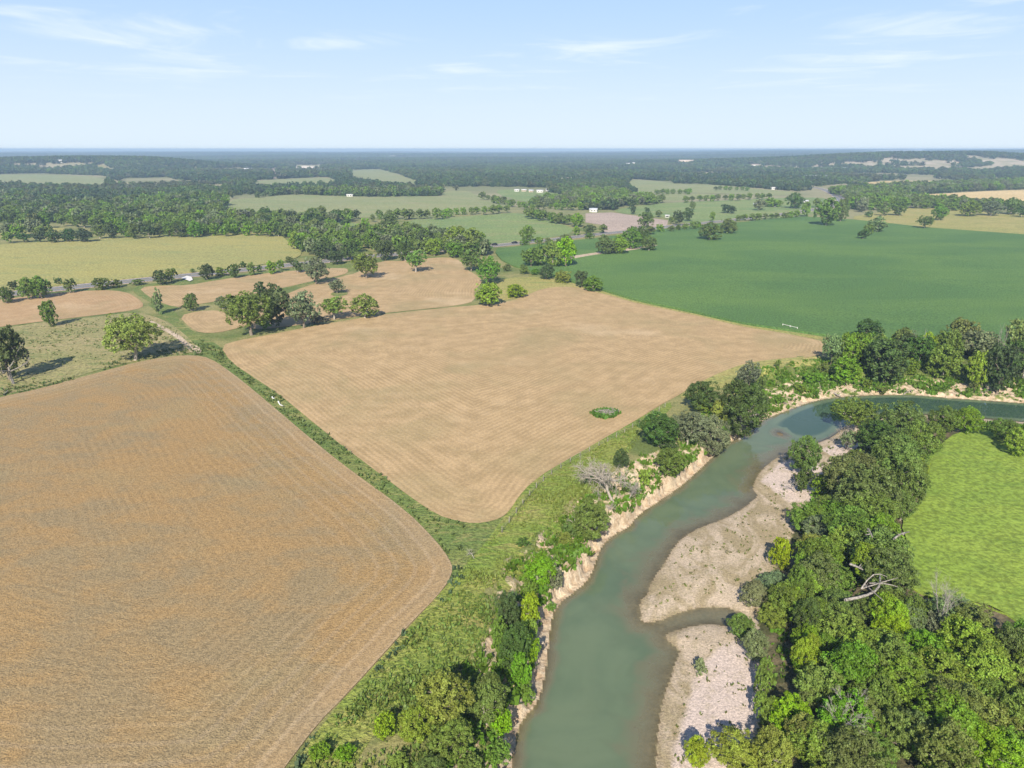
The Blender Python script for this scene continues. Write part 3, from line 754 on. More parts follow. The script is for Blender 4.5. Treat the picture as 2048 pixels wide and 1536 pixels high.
T("in the corn field", [(1420,463,48,34,ro,'mid',"front mound-shaped tree standing in the corn"),(1455,452,40,30,ro,'mid',"rear tree of the pair standing in the corn"),
 (1755,449,42,28,ro,'grey',"grey green dome-shaped tree in the corn"),(1738,459,22,20,ro,'mid',"middle one of three trees in a line in the corn"),(1727,468,26,20,ro,'dark',"small dark front tree of three in the corn"),
 (1656,424,54,50,ro,'mid',"big tree at the corn's far edge in front of the road"),(1684,420,34,42,ro,'mid',"slimmer tree right of the big one at the corn's far edge")])
T("in the yellow meadow", [(1851,444,34,24,sp,'mid',"flat-topped tree at the corn's edge in the yellow meadow"),(1881,424,34,28,ro,'mid',"taller tree behind the flat-topped one in the yellow meadow"),
 (1797,416,36,26,ro,'mid'),(1767,421,26,16,ro,'green'),(1737,429,16,12,bu,'dark'),(1942,417,40,26,ro,'green'),(1984,416,38,26,ro,'grey'),(2024,412,36,28,ro,'mid'),(1910,412,24,14,ro,'dark'),(1886,411,24,14,ro,'dark'),(1850,408,24,16,ro,'dark'),(1832,406,22,16,ro,'dark'),(2045,424,26,16,ro,'dark')])
T("along the highway hedge", [(10,590,34,28,ro,'dark'),(26,572,22,18,bu,'dark'),(52,576,40,40,ro,'mid'),(80,574,44,40,ro,'mid'),(115,563,16,14,bu,'dark'),(138,571,27,26,ro,'mid'),(202,568,36,24,bu,'mid'),(234,567,24,17,bu,'mid'),(275,565,26,11,bu,'mid'),
 (320,554,34,28,ro,'dark'),(341,550,26,26,ro,'mid'),(385,542,10,9,bu,'mid'),(412,544,34,28,ro,'dark'),(444,544,26,18,bu,'mid'),(467,541,28,28,ro,'dark'),(486,530,16,13,bu,'dark'),(502,537,20,26,ta,'dark'),(518,538,16,14,bu,'dark'),(542,534,24,26,ta,'dark'),(561,530,18,22,ta,'dark'),(580,520,18,13,bu,'mid'),(594,532,26,24,ro,'dark')])
T("in the belt behind the upper stubble", [(912,474,56,44,ro,'bright'),(942,478,44,42,ro,'bright'),(868,494,34,32,ro,'bright'),(810,500,40,40,ro,'dark'),(770,500,44,38,ro,'dark'),(850,480,44,40,ro,'dark'),(700,500,44,38,ro,'dark'),(650,498,44,40,ro,'dark'),(620,485,40,36,ro,'mid'),(968,494,24,34,ro,'deep'),(955,492,30,24,ro,'mid'),(910,500,40,24,ro,'mid'),(672,515,34,26,ro,'dark'),(718,516,34,24,ro,'mid'),(795,478,44,32,ro,'dark'),(740,478,40,34,ro,'mid'),(690,472,40,32,ro,'mid'),(590,480,34,34,ro,'bright'),(830,462,40,28,ro,'mid')])
T("beside the highway beyond the corn", [(1055,467,34,30,ro,'mid'),(1051,486,26,14,bu,'mid'),(1078,482,22,17,ro,'dark'),(1096,483,17,15,ro,'dark'),(1153,461,18,18,ro,'dark'),(1178,459,28,21,ro,'dark'),(1206,457,20,18,ro,'dark'),(1180,473,22,15,bu,'mid'),(1133,478,26,18,ro,'mid'),(1155,440,32,26,ro,'green')])
T("around the ploughed field", [(1291,440,34,30,ro,'mid'),(1301,461,26,17,ro,'dark'),(1321,456,20,17,ro,'dark'),(1343,440,13,13,ro,'dark'),(1357,435,26,28,ro,'green'),(1377,428,22,26,ro,'olive'),(1385,411,14,16,ro,'mid'),(1318,427,15,13,ro,'mid'),(1294,421,11,13,ro,'grey'),(1267,420,13,15,ro,'grey'),(1263,406,20,22,ro,'green'),(1425,433,15,19,ro,'dark'),(1452,417,22,17,sp,'grey'),(1465,419,18,15,sp,'grey')])
row("in the corn's far hedge", (1338,458), (1404,448), 5, 18, 17, ro, ['dark','mid'])
row("in the corn's far hedge", (1472,436), (1600,428), 10, 17, 13, ro, ['dark'])
T("near the white house beyond the corn", [(1520,409,30,18,ro,'grey'),(1541,404,26,18,ro,'dark'),(1557,406,20,14,ro,'dark'),(1590,401,40,20,ro,'dark'),(1633,405,18,18,ro,'dark'),(1612,418,18,28,ro,'mid')])
row("in the hedges right of centre", (1310,383), (1385,383), 7, 14, 11, ro, ['dark'])
row("in the hedges right of centre", (1285,399), (1325,400), 4, 18, 16, ro, ['dark'])
row("in the hedges right of centre", (1368,398), (1545,391), 14, 15, 12, ro, ['dark'])
row("in the hedges right of centre", (1425,376), (1500,377), 7, 10, 7, ro, ['dark'])
row("between the two wide pastures", (752,428), (895,427), 9, 20, 19, ro, ['dark','mid'])
row("between the two wide pastures", (890,424), (1020,417), 9, 17, 16, ro, ['dark'])
T("between the two wide pastures", [(729,449,24,26,ro,'dark'),(776,444,40,22,ro,'mid'),(794,457,30,16,ro,'mid'),(692,446,24,16,ro,'green'),(745,436,14,15,ro,'dark')])
row("right of the wide pastures", (962,391), (1052,412), 9, 15, 13, ro, ['dark','mid'])
row("right of the wide pastures", (1050,424), (1140,441), 9, 23, 19, ro, ['dark','mid'])
row("right of the wide pastures", (1060,413), (1200,411), 12, 17, 13, ro, ['dark'])
row("beyond the big olive field", (0,474), (180,470), 6, 32, 24, ro, ['dark','deep'])
row("beyond the big olive field", (190,462), (440,457), 11, 30, 28, ro, ['dark','mid'])
row("beyond the big olive field", (440,448), (640,440), 10, 26, 24, ro, ['dark','mid'])
row("beyond the big olive field", (440,460), (570,459), 6, 26, 24, ro, ['dark','mid','green'])
row("beyond the big olive field", (0,441), (420,443), 16, 26, 24, ro, ['green','mid','dark'])
row("beyond the big olive field", (425,436), (452,396), 6, 18, 18, ro, ['dark','mid'])
# --- river bend, far bank
T("on the river bend's far bank", [(1741,660,60,36,ro,'deep'),(1667,692,44,62,sp,'grey',"open pale-trunked tree at the corner of stubble and river bend"),(1698,695,50,62,ro,'mid'),(1728,690,62,62,ro,'mid'),(1778,702,92,86,ro,'dark'),(1776,733,76,56,ro,'mid'),(1811,682,50,50,ro,'mid'),(1856,692,42,50,ro,'yellow'),(1891,724,62,60,ro,'green'),(1926,672,66,60,ro,'olive'),(1898,692,54,60,ro,'mid'),(1962,690,76,60,sp,'grey'),(1956,738,46,78,ta,'bright'),(2012,706,70,90,ro,'deep'),(2042,680,64,80,sp,'pale'),(2028,766,70,60,ro,'dark'),(2044,735,56,56,ro,'dark'),(1832,720,60,50,ro,'dark')])
T("on the slope of the river bend", [(1686,746,60,50,bu,'green'),(1699,780,38,34,bu,'bright'),(1646,741,22,20,bu,'mid'),(1733,776,20,18,bu,'mid'),(1762,781,22,16,bu,'mid'),(1787,784,25,12,bu,'mid'),(1946,778,18,16,bu,'mid'),(1556,729,14,17,bu,'mid'),(1715,756,40,32,bu,'green'),(1668,772,26,22,bu,'mid'),(1600,778,30,18,bu,'green'),(1560,800,30,18,bu,'green'),(1625,760,40,24,bu,'green'),(1820,745,40,30,bu,'mid'),(1885,765,36,26,bu,'mid')])
# --- left bank
T("on the near bank above the river", [
 (1487,800,104,112,ro,'dark',"large dark round tree at the head of the bank row, leaning over the water"),
 (1404,792,76,64,ro,'dark',"dark dome-shaped tree at the field side of the bank row"),
 (1440,824,40,48,ro,'yellow',"yellow green tree between two dark ones on the bank"),
 (1404,812,36,30,ro,'green',"small fresh green tree left of the yellow green one on the bank"),
 (1500,748,50,52,sp,'grey',"thin grey green tree at the top end of the bank row"),
 (1524,768,22,34,bu,'mid'),
 (1322,860,86,70,ro,'dark',"dark low wide tree beside the green ring in the stubble"),
 (1378,850,74,72,sp,'grey',"grey tree with dead branches in the middle of the bank row"),
 (1424,872,78,82,ro,'grey',"grey green willow overhanging the river"),
 (1340,922,64,58,ro,'mid',"round mid green tree right above the pale cliff"),
 (1335,890,46,34,ro,'dark',"small dark tree under the low wide tree on the bank"),
 (1243,917,32,38,ro,'deep',"small dark tree behind the big dead tree"),
 (1182,1040,80,84,ro,'mid',"leaning bushy tree behind white dead limbs on the cliff edge"),
 (1078,1142,72,66,ro,'green',"fresh green round tree on the cliff above the river"),
 (1106,1148,40,54,ro,'grey',"grey green shrubby tree at the cliff edge"),
 (1014,1222,58,78,ta,'dark',"dark upright tree in the strip above the river"),
 (1062,1218,46,64,ro,'bright',"bright green leafy tree hanging over the low cliff"),
 (1030,1292,70,92,ta,'dark',"dark tall tree below the upright one above the river"),
 (1058,1264,36,50,bu,'bright',"bright green vine-covered shrub at the water's edge"),
 (888,1395,118,112,ro,'yellow',"yellow flowering tree in the clump at the bottom edge"),
 (972,1402,84,92,ro,'olive',"olive green tree beside the yellow flowering one"),
 (832,1446,84,74,ro,'bright',"pale bright green tree in front of the yellow flowering one"),
 (905,1476,96,76,ro,'green',"fresh green tree at the foot of the bottom clump"),
 (768,1452,46,52,bu,'bright',"bright green bush at the outer side of the bottom clump"),
 (1004,1446,46,50,bu,'bright'),(640,1502,44,36,bu,'green'),(688,1506,44,36,bu,'green'),(796,1526,46,36,bu,'bright'),(862,1535,60,40,ro,'mid'),(996,1520,52,50,bu,'olive'),(940,1530,52,44,bu,'green'),(1064,1320,36,60,bu,'bright'),(1052,1390,36,50,bu,'olive'),(1100,1215,28,22,bu,'mid'),(1000,1270,44,60,bu,'mid'),(1040,1345,44,60,bu,'green'),(1060,1180,34,40,bu,'mid'),(1140,1060,36,34,bu,'mid'),(1290,960,26,40,bu,'bright'),(1258,975,30,24,bu,'olive'),(1046,1085,28,20,bu,'dark'),(1130,1080,34,26,bu,'bright')])
# --- right bank wood
T("in the wood on the gravel side", [
 (1716,828,94,62,sp,'olive',"flat-topped olive tree at the water on the inside of the bend"),
 (1700,880,40,40,sp,'grey'),(1806,842,92,74,ro,'mid'),(1891,838,64,50,ro,'mid'),(1938,842,58,50,ro,'green',"fresh green round tree at the far corner of the bright meadow"),(2010,860,58,42,ro,'mid'),(2040,884,54,52,ro,'bright'),
 (1758,876,92,70,ro,'dark'),(1792,898,96,70,ro,'mid'),(1848,884,80,80,ro,'olive'),(1611,910,70,76,ro,'mid',"mid green tree standing alone on the upper gravel"),(1609,958,38,52,ro,'dark',"small dark tree below it at the gravel edge"),
 (1698,958,118,104,ro,'olive'),(1786,934,104,100,ro,'green'),(1820,968,70,96,ro,'green'),(1738,988,126,108,ro,'olive'),(1618,1034,80,58,ro,'mid'),(1645,1058,78,60,ro,'grey'),(1712,1062,118,88,ro,'mid'),(1750,1022,104,80,ro,'olive'),(1806,1012,60,56,ro,'green'),
 (1698,1090,84,60,ro,'mid'),(1762,1104,130,96,ro,'green'),(1640,1118,88,80,ro,'mid'),(1778,1142,110,90,ro,'mid'),(1640,1152,96,86,ro,'mid'),(1561,1110,44,64,bu,'yellow'),(1546,1166,58,48,bu,'grey'),(1600,1176,58,90,ro,'mid'),(1581,1208,46,70,bu,'bright'),(1546,1234,56,46,bu,'bright')])
T("in the wood beside the bright meadow", [
 (1661,1224,72,58,ro,'mid'),(1616,1238,58,80,ro,'dark'),(1724,1222,58,56,ro,'mid'),(1688,1262,96,78,ro,'bright'),(1611,1314,58,96,ro,'bright'),(1711,1350,116,110,ro,'mid'),(1786,1264,80,70,ro,'bright'),(1823,1242,56,60,sp,'grey'),(1873,1254,50,60,sp,'grey'),
 (1911,1228,100,44,sp,'grey'),(1784,1210,76,56,ro,'mid'),(1936,1290,124,100,ro,'bright'),(1848,1302,96,84,ro,'green'),(1811,1366,122,100,ro,'green'),(1886,1354,130,100,ro,'bright'),(1961,1344,122,104,ro,'bright'),(2026,1296,70,80,sp,'olive'),
 (1621,1404,64,60,ro,'mid'),(1731,1440,78,76,ro,'olive'),(1611,1474,78,78,ro,'bright'),(1800,1466,88,84,ro,'green'),(1756,1504,70,64,ro,'mid'),(1700,1517,84,60,ro,'mid'),(1886,1440,140,108,ro,'green'),(1964,1440,124,100,ro,'bright'),(1886,1508,116,80,ro,'green'),(1990,1508,124,80,ro,'bright'),(2040,1432,80,90,ro,'bright'),(1640,1525,60,44,ro,'mid'),(1660,1300,64,54,ro,'mid'),(1745,1290,70,60,ro,'mid'),(1560,1430,40,50,bu,'olive'),(2046,1360,60,70,sp,'pale')])
T("on the lower gravel bar", [(1397,1508,56,60,ro,'yellow',"small yellow green tree in front of the bigger ones on the gravel"),(1470,1500,104,82,ro,'yellow',"wide yellow green tree at the bottom edge on the gravel"),(1545,1508,84,84,ro,'yellow',"yellow green tree beside the wide one at the bottom edge"),
 (1506,1190,56,52,ro,'grey'),(1486,1254,58,50,ro,'mid'),(1514,1292,56,62,ro,'grey'),(1528,1358,44,60,bu,'olive'),(1400,1336,28,34,bu,'grey',"sparse grey green shrub alone on the white gravel"),(1530,1420,44,60,bu,'olive')])

# --- scattered woods: trunks stand inside these outlines
def scatter(poly_px, spacing, hr, tones, zone, shape='round', n_max=2500, world=False):
    P = poly_px if world else gp(poly_px)
    lo, hi = P.min(0), P.max(0)
    n = int(np.prod(hi - lo) / spacing ** 2 * 1.6)
    q = lo + rng.random((min(n, 40000), 2)) * (hi - lo)
    q = q[inside(q[:, 0], q[:, 1], P)]
    got, cell = [], {}
    for p in q:
        k = (int(p[0] // spacing), int(p[1] // spacing))
        if any(np.hypot(*(p - o_)) < spacing * .8 for i in (-1, 0, 1) for j in (-1, 0, 1) for o_ in cell.get((k[0] + i, k[1] + j), ())): continue
        cell.setdefault(k, []).append(p); got.append(p)
    for p in got[:n_max]:
        W_ = spacing * random.uniform(.95, 1.5)
        z = float(height(np.array([p[0]]), np.array([p[1]]))[0])
        d = p[1] * CP - (z - CAMH) * SP
        TREES.append(dict(px=1024 + FPX * p[0] / d, wpx=W_ * FPX / d, p=np.array([p[0], p[1], z]), W=W_, H=W_ * random.uniform(*hr), shape=shape, tone=random.choice(tones), zone=zone, label=None, group=None, bush=False, hand=False))
MIX = ['dark', 'dark', 'mid', 'deep']
scatter([(560,468),(640,464),(760,474),(870,470),(960,490),(980,512),(900,512),(770,506),(680,514),(620,518),(596,500)], 8.5, (.8, 1.05), MIX + ['green'], "in the belt behind the upper stubble")
scatter([(-60,452),(0,446),(420,455),(560,458),(640,455),(735,437),(440,437),(440,415),(455,398),(330,402),(250,408),(235,418),(0,398),(-60,400)], 10.5, (.75, 1.0), MIX + ['mid', 'green'], "beyond the big olive field")
scatter([(190,467),(300,470),(570,466),(560,456),(430,452),(190,456)], 9, (.8, 1.05), MIX, "beyond the big olive field")
scatter([(0,478),(118,474),(112,468),(0,470)], 9, (.8, 1.05), ['deep', 'dark'], "beyond the big olive field")
scatter([(550,389),(620,386),(700,386),(760,387),(880,386),(880,391),(760,393),(640,391)], 11, (.75, .95), MIX, "at the far side of the wide pastures")
scatter([(1130,398),(1180,385),(1230,385),(1262,396),(1300,402),(1325,406),(1270,411),(1230,416),(1190,418),(1130,413),(1060,415),(1060,411)], 10, (.75, 1.0), MIX, "left of the right hand hedges")
scatter([(1650,384),(1692,384),(1760,386),(1812,393),(1842,404),(1960,415),(2200,415),(2200,419),(1960,421),(1850,417),(1790,417),(1720,425),(1698,412),(1692,397)], 10.5, (.75, 1.0), MIX + ['mid'], "beside the curving road")
scatter([(1700,372),(1735,379),(1811,375),(1886,372),(1985,368),(2200,362),(2200,372),(2048,379),(1911,385),(1815,390),(1740,386)], 11, (.75, .95), MIX, "between the two golden fields")
# fillers under the riverside canopy
for P_, sp_, tn, zn in ((gp([(1640,1000),(1700,930),(1790,900),(1850,930),(1820,1010),(1830,1100),(1800,1190),(1900,1230),(2030,1280),(2090,1420),(2090,1600),(1600,1640),(1560,1500),(1600,1350),(1560,1250),(1600,1130)]), 5.2, ['mid','green','bright','green','mid'], "filling the riverside wood"),
                        (gp([(1670,720),(1740,725),(1860,735),(2048,750),(2300,770),(2300,700),(2048,715),(1900,705),(1750,700)]), 6.5, ['mid','dark','olive'], "on the river bend's far bank")):
    scatter(P_, sp_, (.8, 1.1), tn, zn, world=True)

# --- build: the largest 300 trees as objects, the rest as one wood
ORD = "first second third fourth fifth sixth seventh eighth ninth tenth eleventh twelfth thirteenth fourteenth fifteenth sixteenth".split()
objs = [t for t in TREES if not t['bush']]
objs.sort(key=lambda t: -(t['wpx'] * (1.5 if t['hand'] else 1)))
objs, rest = objs[:300], objs[300:]
objs += [t for t in TREES if t['bush']]
groups = {}
for t in objs:
    if not t['label']: groups.setdefault((t['zone'], t['tone'], t['bush'], t['hand']), []).append(t)
for (zone, tone, b_, hand), ts in groups.items():
    noun = "bush" if b_ else "tree"
    ts.sort(key=lambda t: t['px'])
    n = len(ts)
    for i, t in enumerate(ts):
        if not hand or n > 16: t['label'] = f"{WORDS[tone]} crown {'among many ' if not hand else ''}{zone}"; t['group'] = f"{WORDS[tone]} {noun} crowns {zone}"
        elif n == 1: t['label'] = f"only {WORDS[tone]} {noun} {zone}"
        else: t['label'] = f"{ORD[i]} from the left of {n} {WORDS[tone]} {'bushes' if b_ else 'trees'} {zone}"
        t['group'] = t['group'] or (f"{'bushes' if b_ else 'trees'} {zone}")
for t in objs:
    lod = 'near' if t['wpx'] > 95 or (t['wpx'] > 52 and t['p'][1] < 210) else 'mid' if t['wpx'] > 30 else 'far'
    kd = 'bush' if t['bush'] else t['shape']
    v_ = random.randrange(3 if lod == 'near' else 4)
    c = TONE[t['tone']]
    c = tuple(x * random.uniform(.9, 1.1) for x in c) + (1,)
    rz = random.uniform(0, 6.28)
    cr = CROWN[lod, kd, v_]
    if t['bush']:
        o = link("bush", cr, loc=t['p'] - (0, 0, .05)); o.scale = (t['W'], t['W'], t['H']); o.color = c; o.rotation_euler.z = rz
    else:
        o = empty("leafy_tree", t['p']); o.scale = (t['W'], t['W'], t['H']); o.rotation_euler.z = rz
        k = link("crown", cr, o); k.color = c
        link("trunk", TRUNK[lod, kd, v_], o)
    tag(o, t['label'], "bush" if t['bush'] else "tree", t['group'])

# --- woods nobody could count, drawn from shared low crowns
def stuff_gn(name, P, sx, sz, rot, idx, srcs, label, cat):
    me = bpy.data.meshes.new(name)
    me.vertices.add(len(P)); me.vertices.foreach_set("co", np.asarray(P, np.float32).ravel())
    for k, v in (("sx", sx), ("sz", sz), ("rot", rot)):
        me.attributes.new(k, 'FLOAT', 'POINT').data.foreach_set("value", np.asarray(v, np.float32))
    me.attributes.new("idx", 'INT', 'POINT').data.foreach_set("value", np.asarray(idx, np.int32))
    o = tag(link(name, me), label, cat, None, 'stuff')
    g = bpy.data.node_groups.new(name + "_scatter", 'GeometryNodeTree')
    g.interface.new_socket("Geometry", in_out='INPUT', socket_type='NodeSocketGeometry')
    g.interface.new_socket("Geometry", in_out='OUTPUT', socket_type='NodeSocketGeometry')
    nd = g.nodes.new; ln = g.links.new
    gi, go = nd("NodeGroupInput"), nd("NodeGroupOutput")
    jn = nd("GeometryNodeJoinGeometry")
    for s in srcs:
        oi = nd("GeometryNodeObjectInfo"); oi.inputs['Object'].default_value = s; oi.inputs['As Instance'].default_value = True
        ln(oi.outputs['Geometry'], jn.inputs[0])
    ip = nd("GeometryNodeInstanceOnPoints"); ip.inputs['Pick Instance'].default_value = True
    def at(nm, ty='FLOAT'):
        a_ = nd("GeometryNodeInputNamedAttribute"); a_.data_type = ty; a_.inputs[0].default_value = nm; return a_.outputs[0]
    cs, cr_ = nd("ShaderNodeCombineXYZ"), nd("ShaderNodeCombineXYZ")
    s_ = at("sx"); ln(s_, cs.inputs[0]); ln(s_, cs.inputs[1]); ln(at("sz"), cs.inputs[2]); ln(at("rot"), cr_.inputs[2])
    ln(gi.outputs[0], ip.inputs['Points']); ln(jn.outputs[0], ip.inputs['Instance']); ln(at("idx", 'INT'), ip.inputs['Instance Index'])
    ln(cr_.outputs[0], ip.inputs['Rotation']); ln(cs.outputs[0], ip.inputs['Scale'])
    ln(ip.outputs[0], go.inputs[0])
    o.modifiers.new("scatter", 'NODES').node_group = g
    return o
SRCT = ['deep', 'dark', 'dark', 'mid', 'mid', 'green', 'olive', 'grey']
FART = dict(deep=(.046,.080,.034), dark=(.060,.100,.038), mid=(.092,.142,.042), green=(.105,.165,.042), olive=(.125,.150,.055), grey=(.125,.145,.08))
srcs_far, srcs_mid = [], []
for i, tn in enumerate(SRCT):
    for lst, n_, l_, lb in ((srcs_far, 230, .12, 12), (srcs_mid, 800, .07, 18)):
        me = crown_mesh("crown", n_, l_, lb, 'bush' if lst is srcs_far else 'round', 300 + i)[0]
        me.materials[0] = mat_leaf("foliage_" + tn, (FART if lst is srcs_far else TONE)[tn])
        lst.append(bpy.data.objects.new("wood_crown", me))
TI = {k: [i for i, t in enumerate(SRCT) if t == k] or [1] for k in TONE}
TI['bright'] = TI['yellow'] = TI['green']; TI['pale'] = TI['grey']
if rest:
    stuff_gn("woodland", [t['p'] for t in rest], [t['W'] for t in rest], [t['H'] for t in rest], rng.random(len(rest)) * 6.28, [random.choice(TI[t['tone']]) for t in rest], srcs_mid,
             "smaller trees massed in the woods and belts between the fields", "woods")
# far country: woods everywhere but in the clearings
CLEAR = [[(440,436),(457,399),(512,396),(587,388),(662,392),(762,394),(880,392),(887,382),(937,381),(1000,376),(1080,381),(1165,397),(1146,470),(990,490),(800,456)],
         [(1250,371),(1262,358),(1313,361),(1348,367),(1411,368),(1472,373),(1600,383),(1700,370),(1645,395),(1660,432),(1480,444),(1225,423),(1281,392)],
         [(1700,368),(1786,361),(1886,360),(1990,367),(1886,372),(1811,375),(1735,379)], [(1805,392),(1911,385),(2048,379),(2500,366),(2500,520),(1690,440),(1700,420)],
         [(-300,351),(0,348),(75,347),(137,349),(215,352),(215,366),(205,378),(87,375),(0,373),(-300,373)], [(495,380),(515,360),(600,356),(656,354),(680,364),(662,372),(560,376)],
         [(700,340),(760,338),(800,350),(840,362),(830,374),(760,372),(700,362)], [(186,333),(205,328),(225,337),(254,345),(232,346),(204,344)], [(572,337),(600,330),(644,333),(646,339),(610,341),(580,340)],
         [(543,335),(553,335),(556,358),(544,359)], [(1715,302),(1850,300),(1860,303.5),(1730,304)], [(1290,348),(1400,344),(1480,348),(1560,352),(1480,356),(1300,354)], [(1640,372),(1700,366),(1700,380),(1640,380)],
         [(230,408),(300,404),(320,408),(270,415),(235,418)], [(1190,343),(1300,340),(1310,343),(1240,349)], [(410,338),(482,336),(482,340),(415,343)], [(1890,338),(2010,330),(2060,334),(1960,345)], [(1950,362),(2048,358),(2048,366),(1990,368)],
         [(215,369),(250,357),(330,354),(372,362),(330,366),(260,374)], [(390,372),(440,368),(480,376),(430,382)], [(940,352),(1030,349),(1050,354),(970,358)], [(1090,358),(1150,354),(1180,360),(1120,366)],
         [(860,336),(900,333),(960,336),(900,341)], [(1180,330),(1260,328),(1290,333),(1210,335)], [(1560,338),(1640,335),(1660,340),(1590,344)], [(300,333),(380,330),(400,334),(320,337)], [(640,322),(760,320),(770,324),(660,325)], [(1400,320),(1520,318),(1530,321),(1420,323)], [(0,330),(70,327),(90,332),(20,335)]]
CLW = [gp(c) for c in CLEAR]
pts, d = [], 880.0
FW = []
while d < 12500:
    s = max(9.0, .0066 * d)
    half = d * .86 + 60
    n = int(2 * half / s)
    xr = (np.arange(n) + rng.random(n) * .9) * s - half
    yr = d + (rng.random(n) - .5) * s * .9
    FW.append(np.column_stack([xr, yr, np.full(n, s)]))
    d += s * .82
FW = np.vstack(FW)
fxx, fyy, fss = FW.T
keep = np.ones(len(FW), bool)
for c in CLW: keep &= ~inside(fxx, fyy, c)
keep &= seg_dist(fxx, fyy, HC) > 22
dn = vnoise(fxx, fyy, 230) * .42 + vnoise(fxx + 700, fyy * .45, 75) * .38 + rng.random(len(fxx)) * .2
rock = np.exp(-(((fxx - 1750) / 420) ** 2 + ((fyy - 2560) / 170) ** 2)) + .8 * np.exp(-(((fxx - 1250) / 380) ** 2 + ((fyy - 2560) / 150) ** 2)) + .7 * np.exp(-(((fxx + 1500) / 300) ** 2 + ((fyy - 2270) / 120) ** 2))
town = np.exp(-(((fxx - 900) / 420) ** 2 + ((fyy - 2350) / 330) ** 2))
thr = .385 + .15 * np.clip(rock, 0, 1) + .10 * town
thr = np.where((fyy < 1150) & (fxx > -250), .52, thr)
keep &= dn > thr
fxx, fyy, fss = fxx[keep], fyy[keep], fss[keep]
wv = fss * rng.uniform(.95, 1.6, len(fss))
hv = np.minimum(wv * rng.uniform(.62, .95, len(fss)), 15)
blend = vnoise(fxx, fyy, 210)
ti = np.where(rng.random(len(fxx)) < .6, (blend * 7.99).astype(int), rng.integers(0, 8, len(fxx)))
stuff_gn("far_woods", np.column_stack([fxx, fyy, plain(fxx, fyy) - .4]), wv, hv, rng.random(len(fxx)) * 6.28, np.clip(ti, 0, 7), srcs_far, "wooded country of countless small trees reaching to the horizon", "woods")
print("trees", len(TREES), "objects", len(objs), "rest", len(rest), "far", len(fxx))

# ------------------------------------------------------------------ dead trees, snags, logs
def branches(r, p, d, L, rad, lev, out, spread=.75, up=.15, nb=3):
    e = p + d * L
    out.append(tube(bend(p, e, r, 4, .07), np.linspace(rad, rad * .62, 4), 6 if lev > 1 else 4))
    if lev == 0: return
    for k in range(nb if lev > 1 else nb + 1):
        v = d + r.normal(size=3) * spread; v[2] += up; v /= np.linalg.norm(v)
        branches(r, p + (e - p) * (1 if k == 0 else r.uniform(.55, 1)), v, L * r.uniform(.55, .82), rad * .58, lev - 1, out, spread, up, nb)
def dead(name, base, d, L, rad, lev, mat, label, cat, seed, spread=.7, up=.15, nb=3, reach=(.45, .7)):
    r = np.random.default_rng(seed)
    d = np.asarray(d, float); d /= np.linalg.norm(d)
    tr = []; p = np.zeros(3)
    e = d * L
    o = empty(name, base)
    v, f = tube(bend(p - d * .4, e, r, 6, .05), np.linspace(rad, rad * .66, 6), 8)
    link("trunk", new_mesh("trunk", v, f, [mat], smooth=True), o)
    for k in range(nb + 1):
        w_ = d + r.normal(size=3) * spread; w_[2] += up; w_ /= np.linalg.norm(w_)
        bl = []
        branches(r, e * r.uniform(.7, 1), w_, L * r.uniform(*reach), rad * .5, lev, bl, spread, up, nb)
        v, f = join(bl)
        link("branch", new_mesh("branch", v, f, [mat], smooth=True), o)
    return tag(o, label, cat)
G3 = lambda x, y: ground(x, y)
dead("dead_tree", G3(1226,1003), (-.42, .15, 1), 4.2, .36, 4, MT['palebark'], "large bleached dead tree leaning over the cliff top with a wide fan of twigs", "dead tree", 5, .95, -.02, 4, (.5, .85))
dead("dead_tree", G3(1150,1068), (-.05, -.1, 1), 2.4, .15, 2, MT['palebark'], "white bare limbs in front of a leaning bushy tree at the cliff", "dead tree", 6, .8, .2, 2)
dead("dead_tree", G3(1258,1000), (.3, -.1, .9), 2.2, .12, 4, MT['grey'], "grey leafless thicket right of the large dead tree", "dead brush", 8, .6, .1, 4)
dead("dead_tree", G3(28,768), (-.12, .05, 1), 5.5, .45, 3, MT['dead'], "bleached snag with crooked limbs at the edge of the golden field", "snag", 9, .7, .2, 2)
dead("dead_tree", G3(1692,898), (-.15, -.2, 1), 3.6, .22, 3, MT['dead'], "dead tree with pale curved limbs over the gravel inside the bend", "dead tree", 12, .7, .2)
dead("dead_tree", G3(1836,725), (0, 0, 1), 6, .16, 2, MT['dead'], "bare forked treetop rising above the bend wood against the corn", "dead tree", 14, .55, .3, 2)
dead("dead_tree", G3(1990,735), (.05, 0, 1), 7.5, .18, 1, MT['dead'], "thin white snag standing above the bend wood", "snag", 15, .4, .4, 2)
dead("dead_tree", G3(2046,760), (0, 0, 1), 6, .26, 4, MT['dead'], "large half dead tree with grey limbs at the right end of the bend", "dead tree", 16, .75, .2)
dead("dead_tree", G3(1686,1500), (0, 0, 1), 4.4, .16, 4, MT['grey'], "leafless grey tree in a gap of the riverside wood", "dead tree", 17, .55, .2)
dead("dead_tree", G3(1872,1290), (0, 0, 1), 4.6, .12, 4, MT['grey'], "grey twiggy leafless tree beside the bright meadow", "dead tree", 18, .35, .3)
dead("dead_tree", G3(1590,985), (-.3, -.2, .8), 2.0, .12, 3, MT['grey'], "fallen grey branches on the upper gravel below a green tree", "dead brush", 19, .8, .1)
dead("dead_tree", G3(100,642), (.2, 0, 1), 4.5, .16, 3, MT['grey'], "bare grey limbs around the small two-tiered tree", "dead tree", 20, .7, .2, 2)
dead("dead_tree", G3(446,618), (.2, 0, 1), 3.4, .18, 3, MT['dead'], "bare topped dead limbs beside the small dark ditch tree", "dead tree", 22, .6, .25, 2)
dead("dead_tree", G3(675,584), (-.4, 0, 1), 3.2, .22, 3, MT['dead'], "pale crooked dead limbs on the grassy island in the stubble", "dead tree", 23, .8, .15, 2)
